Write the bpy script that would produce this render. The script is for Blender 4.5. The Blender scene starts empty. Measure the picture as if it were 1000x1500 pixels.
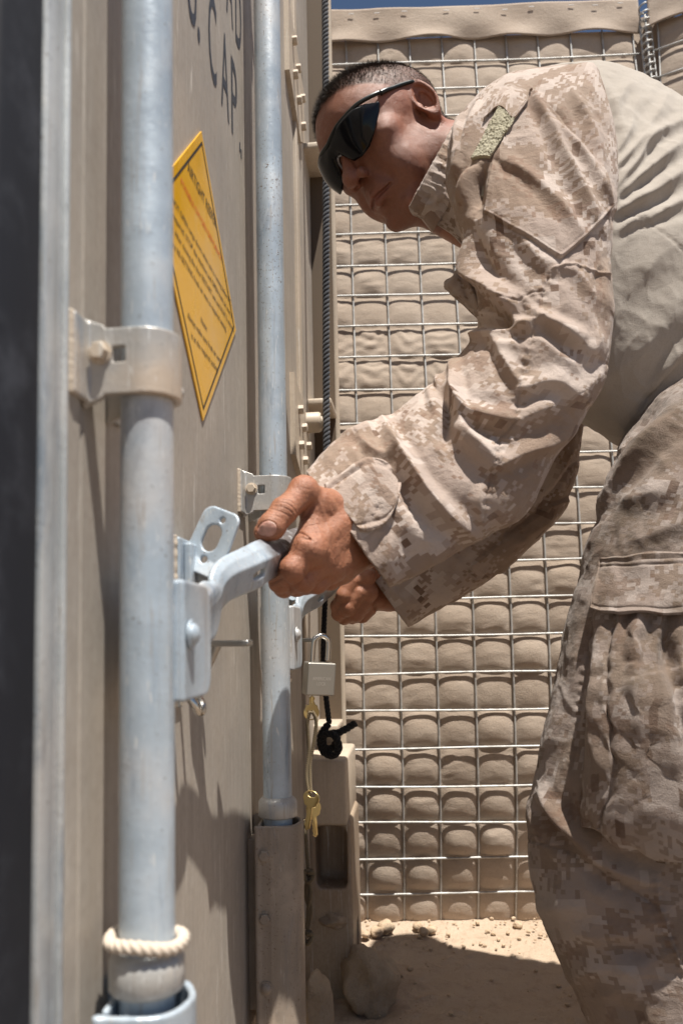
import bpy, bmesh, math, random
import numpy as np
from mathutils import Vector, Matrix
from mathutils.bvhtree import BVHTree
import openvdb
random.seed(5); rng = np.random.RandomState(5)
C = bpy.context.scene.collection
SC = bpy.context.scene

# ------------------------------------------------------------------ camera, sky, sun, exposure
F = 1167.0; HC = 0.61                       # focal length in photo pixels (28 mm), lens height above the ground
def _n(v): return v/np.linalg.norm(v)
CX, CY = 450.0, 830.0                       # principal point (the picture is a crop, so the lens is shifted)
_dY = np.array([610-CX, 930-CY, F]); _Yv = -((220-CX)*_dY[0]+F*F)/_dY[1]; _dY = _n(_dY)
_up = _n(np.array([220-CX, _Yv, F])); _X = np.cross(_dY, _up)
A = np.stack([_X, _dY, _up], 1)             # world -> camera axes (x right, y down, z forward)
O = np.array([0, 0, HC])
def proj(w):
    c = (np.asarray(w, float)-O) @ A.T
    return np.stack([CX+F*c[..., 0]/c[..., 2], CY+F*c[..., 1]/c[..., 2]], -1)
def ray(px, py): return A.T @ np.array([(px-CX)/F, (py-CY)/F, 1])
def P(px, py, Y): r = ray(px, py); return r*(Y/r[1])+O
def PX(px, py, X): r = ray(px, py); return r*(X/r[0])+O
def PZ(px, py, Z): r = ray(px, py); return r*((Z-HC)/r[2])+O

cam = bpy.data.objects.new('camera', bpy.data.cameras.new('camera')); C.objects.link(cam)
r_, u_, b_ = A.T @ np.array([1, 0, 0]), A.T @ np.array([0, -1, 0]), A.T @ np.array([0, 0, -1])
cam.matrix_world = Matrix(((r_[0], u_[0], b_[0], 0), (r_[1], u_[1], b_[1], 0), (r_[2], u_[2], b_[2], HC), (0, 0, 0, 1)))
cam.data.lens = 36*F/1500; cam.data.sensor_width = 36; cam.data.sensor_fit = 'AUTO'
cam.data.shift_x = (500-CX)/1500; cam.data.shift_y = (CY-750)/1500
cam.data.clip_start = 0.02; cam.data.clip_end = 3000
cam.data.dof.use_dof = True; cam.data.dof.focus_distance = 1.08; cam.data.dof.aperture_fstop = 6.0
SC.camera = cam

EL, AZ = math.radians(71), math.radians(39)
S_DIR = np.array([-math.sin(AZ)*math.cos(EL), math.cos(AZ)*math.cos(EL), -math.sin(EL)])
wd = bpy.data.worlds.new('World'); SC.world = wd; wd.use_nodes = True
nt = wd.node_tree; bg = nt.nodes['Background']
sky = nt.nodes.new('ShaderNodeTexSky'); sky.sky_type = 'NISHITA'; sky.sun_disc = False
sky.sun_elevation = EL; sky.sun_rotation = math.atan2(-S_DIR[0], -S_DIR[1]); sky.altitude = 900; sky.dust_density = 0.6; sky.air_density = 1.0
nt.links.new(sky.outputs[0], bg.inputs[0]); bg.inputs[1].default_value = 0.05
sun = bpy.data.objects.new('sun', bpy.data.lights.new('sun', 'SUN')); C.objects.link(sun)
sun.data.energy = 5.0; sun.data.angle = math.radians(0.53); sun.data.color = (1, .95, .87)
sun.rotation_euler = Vector(S_DIR).to_track_quat('-Z', 'Y').to_euler()
SC.view_settings.view_transform = 'Standard'; SC.view_settings.look = 'None'
SC.view_settings.exposure = 0.62; SC.view_settings.gamma = 1.0; SC.view_settings.use_curve_mapping = False

# ------------------------------------------------------------------ helpers
LOC = {}
def setp(o, label=None, cat=None, group=None, kind=None):
    if label: o['label'] = label
    if cat: o['category'] = cat
    if group: o['group'] = group
    if kind: o['kind'] = kind
    return o
def link(o, parent, wl):
    C.objects.link(o); LOC[o.name] = np.array(wl, float)
    if parent is not None:
        o.parent = parent; o.location = Vector(np.array(wl)-LOC[parent.name])
    else: o.location = Vector(wl)
    return o
def thing(name, base, label, cat, group=None):
    o = bpy.data.objects.new(name, None); o.empty_display_size = .05
    link(o, None, base); return setp(o, label, cat, group)
def mk(name, V, Fc, mat, parent=None, smooth=True, uv=None, col=None, kind=None, label=None, autos=None):
    """one mesh object; V in world metres; origin at the centroid"""
    V = np.asarray(V, float); c = (V.min(0)+V.max(0))/2
    me = bpy.data.meshes.new(name)
    if isinstance(Fc, np.ndarray):
        k = Fc.shape[1]; nf = len(Fc)
        me.vertices.add(len(V)); me.vertices.foreach_set('co', (V-c).astype(np.float32).ravel())
        me.loops.add(nf*k); me.loops.foreach_set('vertex_index', Fc.astype(np.int32).ravel())
        me.polygons.add(nf); me.polygons.foreach_set('loop_start', np.arange(0, nf*k, k, dtype=np.int32))
        me.update(calc_edges=True)
    else:
        me.from_pydata([tuple(v) for v in V-c], [], [tuple(f) for f in Fc])
    me.validate()
    me.polygons.foreach_set('use_smooth', [bool(smooth)]*len(me.polygons))
    if uv is not None:
        l = me.uv_layers.new(name='UVMap'); idx = np.zeros(len(me.loops), np.int32); me.loops.foreach_get('vertex_index', idx)
        l.data.foreach_set('uv', np.asarray(uv, np.float32)[idx].ravel())
    if col is not None:
        a = me.color_attributes.new('Col', 'FLOAT_COLOR', 'POINT')
        a.data.foreach_set('color', np.asarray(col, np.float32).ravel())
    if autos is not None:
        bm = bmesh.new(); bm.from_mesh(me)
        for e in bm.edges:
            if len(e.link_faces) == 2 and e.calc_face_angle(0) > math.radians(autos): e.smooth = False
        bm.to_mesh(me); bm.free()
    if mat: me.materials.append(mat)
    o = bpy.data.objects.new(name, me); link(o, parent, c); return setp(o, label=label, kind=kind)
def again(o, parent, wl=None, off=None, label=None):
    """another instance of a part sharing its mesh"""
    c = o.copy(); w = LOC[o.name]+np.array(off) if off is not None else np.array(wl)
    c.parent = None
    link(c, parent, w)
    if label: c['label'] = label
    return c
def join(*parts):
    Vs, Fs, k = [], [], 0
    for V, Fc in parts:
        V = np.asarray(V, float); Vs.append(V); Fs += [tuple(int(i)+k for i in f) for f in Fc]; k += len(V)
    return np.concatenate(Vs), Fs
def bmout(bm):
    bm.verts.index_update()
    out = (np.array([v.co[:] for v in bm.verts]), [tuple(v.index for v in f.verts) for f in bm.faces]); bm.free(); return out
def box(c, s, bev=0.0, seg=2, M=None):
    bm = bmesh.new(); bmesh.ops.create_cube(bm, size=1)
    for v in bm.verts: v.co = Vector((v.co[0]*s[0], v.co[1]*s[1], v.co[2]*s[2]))
    if bev > 0: bmesh.ops.bevel(bm, geom=bm.edges[:], offset=bev, segments=seg, affect='EDGES', profile=.5)
    V, Fc = bmout(bm)
    if M is not None: V = V @ np.array(M).T
    return V+np.array(c), Fc
def box2(a, b, bev=0.0, seg=2):
    a, b = np.array(a, float), np.array(b, float); return box((a+b)/2, np.abs(b-a), bev, seg)
def frame(d):
    d = _n(np.asarray(d, float)); t = np.array([0, 0, 1.]) if abs(d[2]) < .9 else np.array([1., 0, 0])
    u = _n(np.cross(t, d)); return u, np.cross(d, u), d
def lathe(p0, d, prof, n=24, cap=True):
    """prof: list of (distance along d, radius)"""
    u, v, d = frame(d); p0 = np.asarray(p0, float); V, Fc = [], []
    for h, r in prof:
        for k in range(n):
            a = 2*math.pi*k/n; V.append(p0+d*h+(u*math.cos(a)+v*math.sin(a))*r)
    m = len(prof)
    for i in range(m-1):
        for k in range(n):
            k2 = (k+1) % n; Fc.append((i*n+k, i*n+k2, (i+1)*n+k2, (i+1)*n+k))
    if cap: Fc += [tuple(range(n-1, -1, -1)), tuple(range((m-1)*n, m*n))]
    return np.array(V), Fc
def tube(pts, r, n=8, cap=True):
    pts = np.asarray(pts, float); m = len(pts); T = np.gradient(pts, axis=0); T /= np.linalg.norm(T, axis=1)[:, None]
    u, v, _ = frame(T[0]); V, Fc = [], []
    rr = np.full(m, r) if np.isscalar(r) else np.asarray(r)
    for i in range(m):
        u = _n(u-T[i]*np.dot(u, T[i])); v = np.cross(T[i], u)
        a = np.arange(n)*2*math.pi/n
        V.append(pts[i]+rr[i]*(np.cos(a)[:, None]*u+np.sin(a)[:, None]*v))
    V = np.concatenate(V)
    for i in range(m-1):
        for k in range(n):
            k2 = (k+1) % n; Fc.append((i*n+k, i*n+k2, (i+1)*n+k2, (i+1)*n+k))
    if cap: Fc += [tuple(range(n-1, -1, -1)), tuple(range((m-1)*n, m*n))]
    return V, Fc
def rope_mesh(pts, r, lay, strands=3, n=7, closed=False):
    """a laid rope: helical strands round a path"""
    pts = np.asarray(pts, float); seg = np.linalg.norm(np.diff(pts, axis=0), axis=1); s = np.concatenate([[0], np.cumsum(seg)])
    m = max(8, int(s[-1]/(lay/14))); t = np.linspace(0, s[-1], m)
    Q = np.stack([np.interp(t, s, pts[:, k]) for k in range(3)], 1)
    T = np.gradient(Q, axis=0); T /= np.linalg.norm(T, axis=1)[:, None]
    u, v, _ = frame(T[0]); U, W = [], []
    for i in range(m):
        u = _n(u-T[i]*np.dot(u, T[i])); U.append(u); W.append(np.cross(T[i], u))
    U, W = np.array(U), np.array(W); out = []
    turns = s[-1]/lay
    if closed: turns = round(turns)
    for k in range(strands):
        a = 2*math.pi*(k/strands)+2*math.pi*turns*t/s[-1]
        c = Q+(np.cos(a)[:, None]*U+np.sin(a)[:, None]*W)*r*.5
        out.append(tube(c, r*.56, n))
    return join(*out)
def catmull(pts, n):
    pts = np.asarray(pts, float); m = len(pts); t = np.linspace(0, m-1, n); i = np.clip(t.astype(int), 0, m-2); f = (t-i)[:, None]
    g = lambda k: pts[np.clip(k, 0, m-1)]
    p0, p1, p2, p3 = g(i-1), g(i), g(i+1), g(i+2)
    return .5*((2*p1)+(-p0+p2)*f+(2*p0-5*p1+4*p2-p3)*f*f+(-p0+3*p1-3*p2+p3)*f**3)
# --- noise
_perm = np.random.RandomState(11).permutation(512).astype(np.int64); _grad = np.random.RandomState(12).randn(512, 3); _grad /= np.linalg.norm(_grad, axis=1)[:, None]
def noise(p):
    p = np.asarray(p, float); i = np.floor(p).astype(np.int64); f = p-i; w = f*f*f*(f*(f*6-15)+10); out = 0
    for dx in (0, 1):
        for dy in (0, 1):
            for dz in (0, 1):
                h = _perm[(_perm[(_perm[(i[..., 0]+dx) & 511]+i[..., 1]+dy) & 511]+i[..., 2]+dz) & 511]
                g = _grad[h]; d = f-np.array([dx, dy, dz])
                out = out+(g*d).sum(-1)*np.where(dx, w[..., 0], 1-w[..., 0])*np.where(dy, w[..., 1], 1-w[..., 1])*np.where(dz, w[..., 2], 1-w[..., 2])
    return out
def fbm(p, o=4):
    s, a = 0, 1.
    for k in range(o): s = s+a*noise(p*(2**k)+k*7.3); a *= .5
    return s
def sstep(a, b, x): t = np.clip((x-a)/(b-a), 0, 1); return t*t*(3-2*t)
# --- signed distance shapes
def smin(a, b, k): h = np.clip(.5+.5*(b-a)/k, 0, 1); return b*(1-h)+a*h-k*h*(1-h)
def smax(a, b, k): return -smin(-a, -b, k)
def sd_sph(p, c, r): return np.linalg.norm(p-np.asarray(c), axis=-1)-r
def sd_ell(p, c, r, M=None):
    q = p-np.asarray(c)
    if M is not None: q = q @ np.asarray(M)
    r = np.asarray(r, float); k0 = np.linalg.norm(q/r, axis=-1); k1 = np.linalg.norm(q/(r*r), axis=-1)
    return k0*(k0-1)/np.maximum(k1, 1e-9)
def sd_cap(p, a, b, ra, rb=None):
    a, b = np.asarray(a, float), np.asarray(b, float); rb = ra if rb is None else rb
    ba = b-a; h = np.clip(((p-a) @ ba)/(ba @ ba), 0, 1)
    return np.linalg.norm(p-a-h[..., None]*ba, axis=-1)-(ra+(rb-ra)*h)
def sd_box(p, c, half, r=0.0, M=None):
    q = p-np.asarray(c)
    if M is not None: q = q @ np.asarray(M)
    q = np.abs(q)-(np.asarray(half)-r)
    return np.linalg.norm(np.maximum(q, 0), axis=-1)+np.minimum(q.max(-1), 0)-r
def grid_quads(G, vox, org):
    g = openvdb.FloatGrid(); g.background = 1.0; g.copyFromArray(G.astype(np.float32), tolerance=0.0)
    pts, quads = g.convertToQuads(0.0); V = pts*vox+org
    Q = quads.astype(np.int64)
    a, b, c = V[Q[:, 0]], V[Q[:, 1]], V[Q[:, 2]]; d = V[Q[:, 3]]
    vol = ((a*np.cross(b, c)).sum()+(a*np.cross(c, d)).sum())
    if vol < 0: Q = Q[:, ::-1]
    return V, Q
def sdf_mesh(fn, lo, hi, vox):
    lo, hi = np.asarray(lo, float), np.asarray(hi, float); n = np.ceil((hi-lo)/vox).astype(int)+1
    ax = [lo[k]+np.arange(n[k])*vox for k in range(3)]
    p = np.stack(np.meshgrid(*ax, indexing='ij'), -1).reshape(-1, 3)
    return grid_quads(fn(p).reshape(n), vox, lo)

# ------------------------------------------------------------------ materials
def mat(name, base=(.5, .5, .5), rough=.7, metal=0.0, spec=.5, sss=0, sheen=0):
    m = bpy.data.materials.new(name); m.use_nodes = True; b = m.node_tree.nodes['Principled BSDF']
    b.inputs['Base Color'].default_value = (*base, 1); b.inputs['Roughness'].default_value = rough; b.inputs['Metallic'].default_value = metal
    b.inputs['Specular IOR Level'].default_value = spec
    if sheen: b.inputs['Sheen Weight'].default_value = sheen; b.inputs['Sheen Roughness'].default_value = .6
    return m
class N:
    """tiny node builder"""
    def __init__(s, m): s.t = m.node_tree; s.b = s.t.nodes['Principled BSDF']
    def new(s, ty, **kw):
        n = s.t.nodes.new(ty)
        for k, v in kw.items(): setattr(n, k, v)
        return n
    def put(s, sock, v):
        if isinstance(v, bpy.types.NodeSocket): s.t.links.new(v, sock)
        elif isinstance(v, tuple) and len(v) == 3 and sock.type == 'RGBA': sock.default_value = (*v, 1)
        else: sock.default_value = v
    def coord(s, which='Object'): return s.new('ShaderNodeTexCoord').outputs[which]
    def geo(s): return s.new('ShaderNodeNewGeometry').outputs['Position']
    def map(s, v, scale=(1, 1, 1), rot=(0, 0, 0), loc=(0, 0, 0)):
        n = s.new('ShaderNodeMapping'); s.put(n.inputs[0], v); n.inputs['Scale'].default_value = scale; n.inputs['Rotation'].default_value = rot; n.inputs['Location'].default_value = loc; return n.outputs[0]
    def noise(s, v, scale, detail=4, rough=.55, dist=0):
        n = s.new('ShaderNodeTexNoise'); s.put(n.inputs['Vector'], v); n.inputs['Scale'].default_value = scale; n.inputs['Detail'].default_value = detail; n.inputs['Roughness'].default_value = rough; n.inputs['Distortion'].default_value = dist; return n.outputs[0]
    def vor(s, v, scale, feat='F1', out=0, rand=1):
        n = s.new('ShaderNodeTexVoronoi', feature=feat); s.put(n.inputs['Vector'], v); n.inputs['Scale'].default_value = scale; n.inputs['Randomness'].default_value = rand; return n.outputs[out]
    def ramp(s, f, a, b, lo=0, hi=1):
        n = s.new('ShaderNodeMapRange'); n.interpolation_type = 'SMOOTHSTEP'; s.put(n.inputs[0], f); n.inputs[1].default_value = a; n.inputs[2].default_value = b; n.inputs[3].default_value = lo; n.inputs[4].default_value = hi; return n.outputs[0]
    def mix(s, f, a, b, mode='MIX'):
        n = s.new('ShaderNodeMix', data_type='RGBA', blend_type=mode); s.put(n.inputs[0], f); s.put(n.inputs[6], a); s.put(n.inputs[7], b); return n.outputs[2]
    def math(s, op, a, b=0.0, c=0.0):
        n = s.new('ShaderNodeMath', operation=op); s.put(n.inputs[0], a); s.put(n.inputs[1], b); s.put(n.inputs[2], c); return n.outputs[0]
    def bump(s, h, dist, strength=1.0, normal=None):
        n = s.new('ShaderNodeBump'); n.inputs['Distance'].default_value = dist; n.inputs['Strength'].default_value = strength; s.put(n.inputs['Height'], h)
        if normal is not None: s.put(n.inputs['Normal'], normal)
        return n.outputs[0]
    def out(s, col=None, rough=None, normal=None, metal=None):
        for k, v in (('Base Color', col), ('Roughness', rough), ('Normal', normal), ('Metallic', metal)):
            if v is not None: s.put(s.b.inputs[k], v)
M = {}
def m_paint(name, base, dirt=(.5, .41, .31), dark=(.2, .15, .11), scr=(.62, .58, .52)):
    m = mat(name, base, .55); n = N(m); g = n.geo()
    big = n.noise(g, 5, 5, .6); str_ = n.noise(n.map(g, (60, 60, 3.2)), 1, 5, .7, .6); fine = n.noise(g, 160, 3)
    scr1 = n.noise(n.map(g, (140, 140, 7), (.04, .02, 0)), 1, 3, .6, 1.2); brk = n.noise(g, 9, 3)
    c = n.mix(n.ramp(big, .38, .66), base, dirt)
    c = n.mix(n.math('MULTIPLY', n.ramp(str_, .5, .75), .22), c, dark)
    s = n.math('MULTIPLY', n.ramp(scr1, .60, .68), n.ramp(brk, .42, .56)); c = n.mix(n.math('MULTIPLY', s, .85), c, scr); fs = n.noise(n.map(g, (420, 420, 12), (.03, 0, 0)), 1, 2, .6, .8); c = n.mix(n.math('MULTIPLY', n.ramp(fs, .58, .72), .35), c, scr)
    ch = n.ramp(n.vor(g, 55), .045, .03); ch = n.math('MULTIPLY', ch, n.ramp(n.noise(g, 4, 2), .55, .62)); c = n.mix(ch, c, (.68, .64, .58))
    c = n.mix(n.math('MULTIPLY', n.ramp(fine, .4, .7), .18), c, dark)
    h = n.math('ADD', n.math('MULTIPLY', big, .6), n.math('MULTIPLY', fine, .06))
    n.out(c, n.ramp(str_, .3, .8, .42, .68), n.bump(h, .004, .35)); return m
M['paint'] = m_paint('tan_container_paint', (.36, .322, .28), (.435, .383, .325))
M['paint_light'] = m_paint('pale_tan_paint', (.50, .42, .33), (.56, .47, .37), (.3, .24, .18))
M['paint_dirty'] = m_paint('dusty_brown_paint', (.30, .225, .16), (.42, .33, .24), (.13, .09, .06))
M['shade_tone'] = mat('shade_brown', (.12, .085, .055), .8)  # shade of the dark band beside the post, put into a brown colour
def m_galv(name, dust=.5, rust=.0, base=(.40, .465, .525), blue=(.21, .28, .37), metal=.25, streak=1.0):
    m = mat(name, base, .42, metal); n = N(m); g = n.geo()
    a = n.noise(g, 14, 5, .6); b = n.noise(n.map(g, (30, 30, 6)), 1, 5, .65, .8); fine = n.noise(g, 230, 3, .7); sp = n.vor(g, 260)
    c = n.mix(n.ramp(a, .35, .7), base, tuple(min(1, v*1.28) for v in base))
    c = n.mix(n.math('MULTIPLY', n.ramp(b, .54, .70), .7), c, blue)
    c = n.mix(n.math('MULTIPLY', n.ramp(n.noise(g, 7, 4, .6), .46, .7), dust), c, (.53, .42, .32))
    c = n.mix(n.math('MULTIPLY', n.ramp(fine, .62, .72), .5), c, (.2, .19, .18))
    if rust:
        k = n.math('MULTIPLY', n.ramp(n.noise(g, 330, 2, .8), .60, .68), n.ramp(n.noise(n.map(g, (34, 34, 5)), 1, 4), .44, .60)); c = n.mix(n.math('MULTIPLY', k, rust), c, (.13, .075, .035))
    rn = n.noise(n.map(g, (190, 190, 8)), 1, 4, .7, .8); c = n.mix(n.math('MULTIPLY', n.ramp(rn, .57, .68), .5*streak), c, (.36, .30, .24)); sc = n.noise(n.map(g, (300, 300, 30), (.5, .4, 0)), 1, 2, .5, 2.0); c = n.mix(n.math('MULTIPLY', n.ramp(sc, .64, .70), .6*streak), c, (.72, .72, .70))
    pit = n.math('MULTIPLY', n.ramp(n.vor(g, 90), .10, .05), n.ramp(n.noise(g, 11, 2), .5, .6)); c = n.mix(n.math('MULTIPLY', pit, .75), c, (.16, .12, .09))
    n.out(c, n.ramp(a, .3, .7, .3, .55), n.bump(n.math('ADD', fine, n.math('MULTIPLY', a, 2)), .0006, .4)); return m
M['galv'] = m_galv('galvanised_steel', .45)
M['handle'] = m_galv('grip_worn_galvanised_steel', .45); _nn = N(M['handle']); _t = M['handle'].node_tree; _a = _nn.new('ShaderNodeAttribute'); _a.attribute_name = 'Col'
_old = _nn.b.inputs['Base Color'].links[0].from_socket; _wr = _nn.math('MULTIPLY', _a.outputs[2], _nn.ramp(_nn.noise(_nn.geo(), 120, 4, .7), .25, .5)); _nn.out(_nn.mix(_wr, _old, (.135, .115, .115)))
M['galv_rust'] = m_galv('speckled_galvanised_steel', .35, .9)
M['galv_dust'] = m_galv('dusty_galvanised_steel', .95, .3, (.42, .41, .39))
M['guide'] = m_galv('dusty_shaded_steel', .95, .7, (.25, .205, .165), (.16, .15, .15), 0, .2)  # dusty brown, with the shade on the far guide put into the base
M['worn'] = mat('worn_bare_steel', (.42, .41, .39), .3, .9)
M['rubber'] = mat('black_rubber', (.022, .024, .03), .75); _nn = N(M['rubber']); _g = _nn.geo()
_nn.out(_nn.mix(_nn.ramp(_nn.noise(_g, 22, 5, .65), .45, .8), (.010, .013, .022), (.055, .062, .08)))
M['strip'] = m_galv('pale_trim_metal', .25, 0, (.55, .58, .59))
M['yellow'] = mat('yellow_sticker', (.84, .45, .02), .22); _nn = N(M['yellow']); _g = _nn.geo()
_nn.out(_nn.mix(_nn.ramp(_nn.noise(_nn.map(_g, (60, 60, 6)), 1, 5), .55, .75, 0, .4), (.84, .45, .02), (.76, .50, .15)), _nn.ramp(_nn.noise(_g, 30, 4), .3, .7, .14, .3))
M['ink'] = mat('black_ink', (.03, .027, .025), .5); M['red_ink'] = mat('faded_red_ink', (.62, .13, .03), .5)
M['stencil'] = mat('blue_black_stencil', (.035, .04, .055), .5)
def m_fab(name, a, b, ns=700, bump=.0006, sheen=.25, crm=3.0):
    m = mat(name, a, .95, sheen=sheen, spec=.2); n = N(m); g = n.geo()
    c = n.mix(n.ramp(n.noise(g, 9, 5, .6), .35, .68), a, b); w = n.noise(g, ns, 2, .7); c = n.mix(n.math('MULTIPLY', n.ramp(w, .45, .7), .3), c, tuple(x*.6 for x in a)); cr = n.noise(n.map(g, (1, 1, 1.6)), 48, 5, .62, .5)
    n.out(c, None, n.bump(n.math('ADD', w, n.math('MULTIPLY', cr, crm)), bump, .85)); return m
M['liner'] = m_fab('sand_geotextile', (.40, .318, .248), (.455, .372, .298), 420, .0010, .25, 1.2)
M['liner_edge'] = m_fab('geotextile_hem', (.40, .315, .245), (.45, .365, .29), 420, .0010, .25, 1.2)
M['shirt'] = m_fab('tan_knit_shirt', (.375, .33, .282), (.42, .375, .325), 900, .0006, .25, 1.5)
M['velcro'] = m_fab('olive_pile', (.36, .325, .22), (.44, .405, .29), 500, .002)
M['rope'] = m_fab('dark_grey_rope', (.050, .054, .064), (.085, .088, .098), 900, .0004, .1)
M['rope_black'] = m_fab('black_rope', (.014, .014, .016), (.03, .03, .032), 900, .0004, .1)
M['rope_tan'] = m_fab('dusty_cotton_rope', (.60, .50, .40), (.66, .57, .47), 900, .0004, .1)
M['cord'] = m_fab('olive_tan_cord', (.16, .12, .07), (.23, .18, .11), 900, .0004, .1)
M['wire'] = mat('zinc_wire', (.46, .46, .45), .5, .35); _nn = N(M['wire']); _g = _nn.geo(); _nn.out(_nn.mix(_nn.ramp(_nn.noise(_g, 60, 4), .4, .7), (.50, .50, .49), (.34, .33, .31)))
M['brass'] = mat('brass', (.78, .60, .27), .3, .85); M['lockbody'] = mat('satin_nickel', (.40, .38, .34), .38, .75); M['chrome'] = mat('bright_steel', (.66, .65, .62), .16, 1.0)
M['staple'] = mat('staple_wire', (.75, .74, .72), .35, .3); M['cable'] = mat('black_cable', (.015, .015, .017), .6)
def m_earth(name, a, b, d, sc=1.0, disp=.006):
    m = mat(name, a, 1.0, spec=.15); n = N(m); g = n.geo()
    big = n.noise(g, 2.2*sc, 5, .6); med = n.noise(g, 34*sc, 5, .65); fin = n.noise(g, 330*sc, 4, .7)
    c = n.mix(n.ramp(big, .35, .65), a, b); c = n.mix(n.math('MULTIPLY', n.ramp(med, .5, .72), .55), c, d); c = n.mix(n.math('MULTIPLY', n.ramp(fin, .55, .7), .5), c, d)
    n.out(c, None, n.bump(n.math('ADD', n.math('MULTIPLY', med, 1.6), n.math('MULTIPLY', fin, .45)), disp, .9)); return m
M['sand'] = m_earth('pale_desert_sand', (.46, .355, .262), (.51, .405, .31), (.37, .275, .195))
_nn = N(M['sand']); _g = _nn.geo(); _sx = _nn.new('ShaderNodeSeparateXYZ'); _nn.put(_sx.inputs[0], _g); _old = _nn.b.inputs['Base Color'].links[0].from_socket
_edge = _nn.math('ADD', _sx.outputs[1], _nn.math('MULTIPLY', _nn.math('SUBTRACT', _nn.noise(_g, 3.5, 5, .65), .5), .5)); _gv = _nn.vor(_g, 70, 'F1', 1)
_dim_ground = _nn.mix(_nn.ramp(_nn.noise(_g, 55, 4, .7), .35, .7), (.17, .128, .095), (.245, .19, .145))  # darker ground added on the camera side to cut bounced light
_nn.out(_nn.mix(_nn.ramp(_edge, .98, 1.12), _dim_ground, _old))
M['clod'] = m_earth('dry_clod', (.52, .39, .27), (.58, .45, .32), (.40, .28, .18), 3, .003)
M['stone'] = m_earth('dusty_stone', (.42, .325, .235), (.47, .37, .27), (.33, .245, .17), 4, .003)
# ------------------------------------------------------------------ the shipping container
XD = -.198                                   # plane of the door face
BX, BY1, BY2, BR = -.1640, .474, .925, .0165     # locking bars: axis and radius
cont = thing('shipping_container', (-.6, .5, 0), 'tan steel shipping container with galvanised locking bars on its doors', 'shipping container')
CL, CR, CB, CT = -.95, 1.63, .12, 2.62
mk('container_body', *box2((-6.2, CL, CB), (-.30, CR, CT), .01), M['paint'], cont, False)
door = mk('door_panel', *box2((-.26, .452, .17), (XD, 1.372, 2.5), .003), M['paint'], cont, False)
door2 = mk('door_panel', *box2((-.26, CL+.13, .17), (XD, .285, 2.5), .003), M['paint'], cont, False)
# raised edge fold down the door
mk('door_edge', *box2((-.25, 1.376, .17), (XD+.006, 1.392, 2.5), .002), M['paint_light'], cont, False)
# rubber gasket between the leaves: two ribs in a hollow, and the pale metal trim that clamps it
gk = mk('door_gasket', *join(box2((-.25, .289, .17), (XD-.012, .394, 2.5), .004), box2((XD-.0125, .300, .17), (XD+.001, .322, 2.5), .004),
                            box2((XD-.0125, .346, .17), (XD+.004, .3935, 2.5), .006)), M['rubber'], cont, True, autos=40)
mk('gasket_trim', *join(box2((-.25, .395, .17), (XD+.004, .4125, 2.5), .002), box2((-.25, .4135, .17), (XD+.0015, .4225, 2.5), .002), box2((-.25, .4235, .17), (XD+.003, .428, 2.5), .001)), M['strip'], cont, True, autos=40)
mk('door_rim', *box2((-.25, .429, .17), (XD+.0008, .4505, 2.5), .002), M['paint'], cont, False)

def hexbolt(name, c, d, r, h, m, parent, dome=False, washer=True):
    c = np.asarray(c, float); d = np.asarray(d, float)
    if dome: g = lathe(c, d, [(0, r), (h*.45, r*.96), (h*.8, r*.7), (h, r*.25)], 14)
    else: g = lathe(c, d, [(0, r*.98), (.0001, r), (h*.85, r), (h, r*.88)], 6)
    if washer: g = join(g, lathe(c-d*.0002, d, [(0, r*1.3), (.0015, r*1.3), (.0016, r*1.2)], 16))
    return mk(name, *g, m, parent, dome, autos=30)

# --- locking bars
def pipe(y0, m):
    prof = [(0, BR)]+[(k*.2, BR) for k in range(1, 12)]+[(2.36, BR)]
    return lathe((BX, y0, .12), (0, 0, 1), prof, 40)
GT = .400                                    # top of the lower guides
bars = []
for y0, m in ((BY1, M['galv']), (BY2, M['galv_rust'])):
    b = mk('locking_bar', *pipe(y0, m), m, cont, True, autos=40); bars.append(b)
    mk('bar_collar', *lathe((BX, y0, GT+.0045), (0, 0, 1), [(0, BR*.9), (.0005, BR+.0045), (.002, BR+.0058), (.017, BR+.0058), (.0195, BR+.0045), (.023, BR+.0012), (.0235, BR*.98)], 40), M['galv_dust'], b, True, autos=50)
    mk('bar_collar', *lathe((BX, y0, .148), (0, 0, 1), [(0, BR*.9), (.0005, BR+.005), (.016, BR+.0055), (.0165, BR*.98)], 40), M['galv_dust'], b, True, autos=50)

def weld(p0, p1, r, m, parent, seed=1):
    t = np.linspace(0, 1, 46)[:, None]; p0, p1 = np.array(p0, float), np.array(p1, float); q = p0+(p1-p0)*t
    rr = r*(1+.35*noise(np.stack([t[:, 0]*11, t[:, 0]*0+seed, t[:, 0]*0], 1))); q[:, 0] += .0006*noise(np.stack([t[:, 0]*13, t[:, 0]*0, t[:, 0]*0+seed], 1))
    return mk('weld_bead', *tube(q, rr, 8), m, parent, True)
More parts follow.
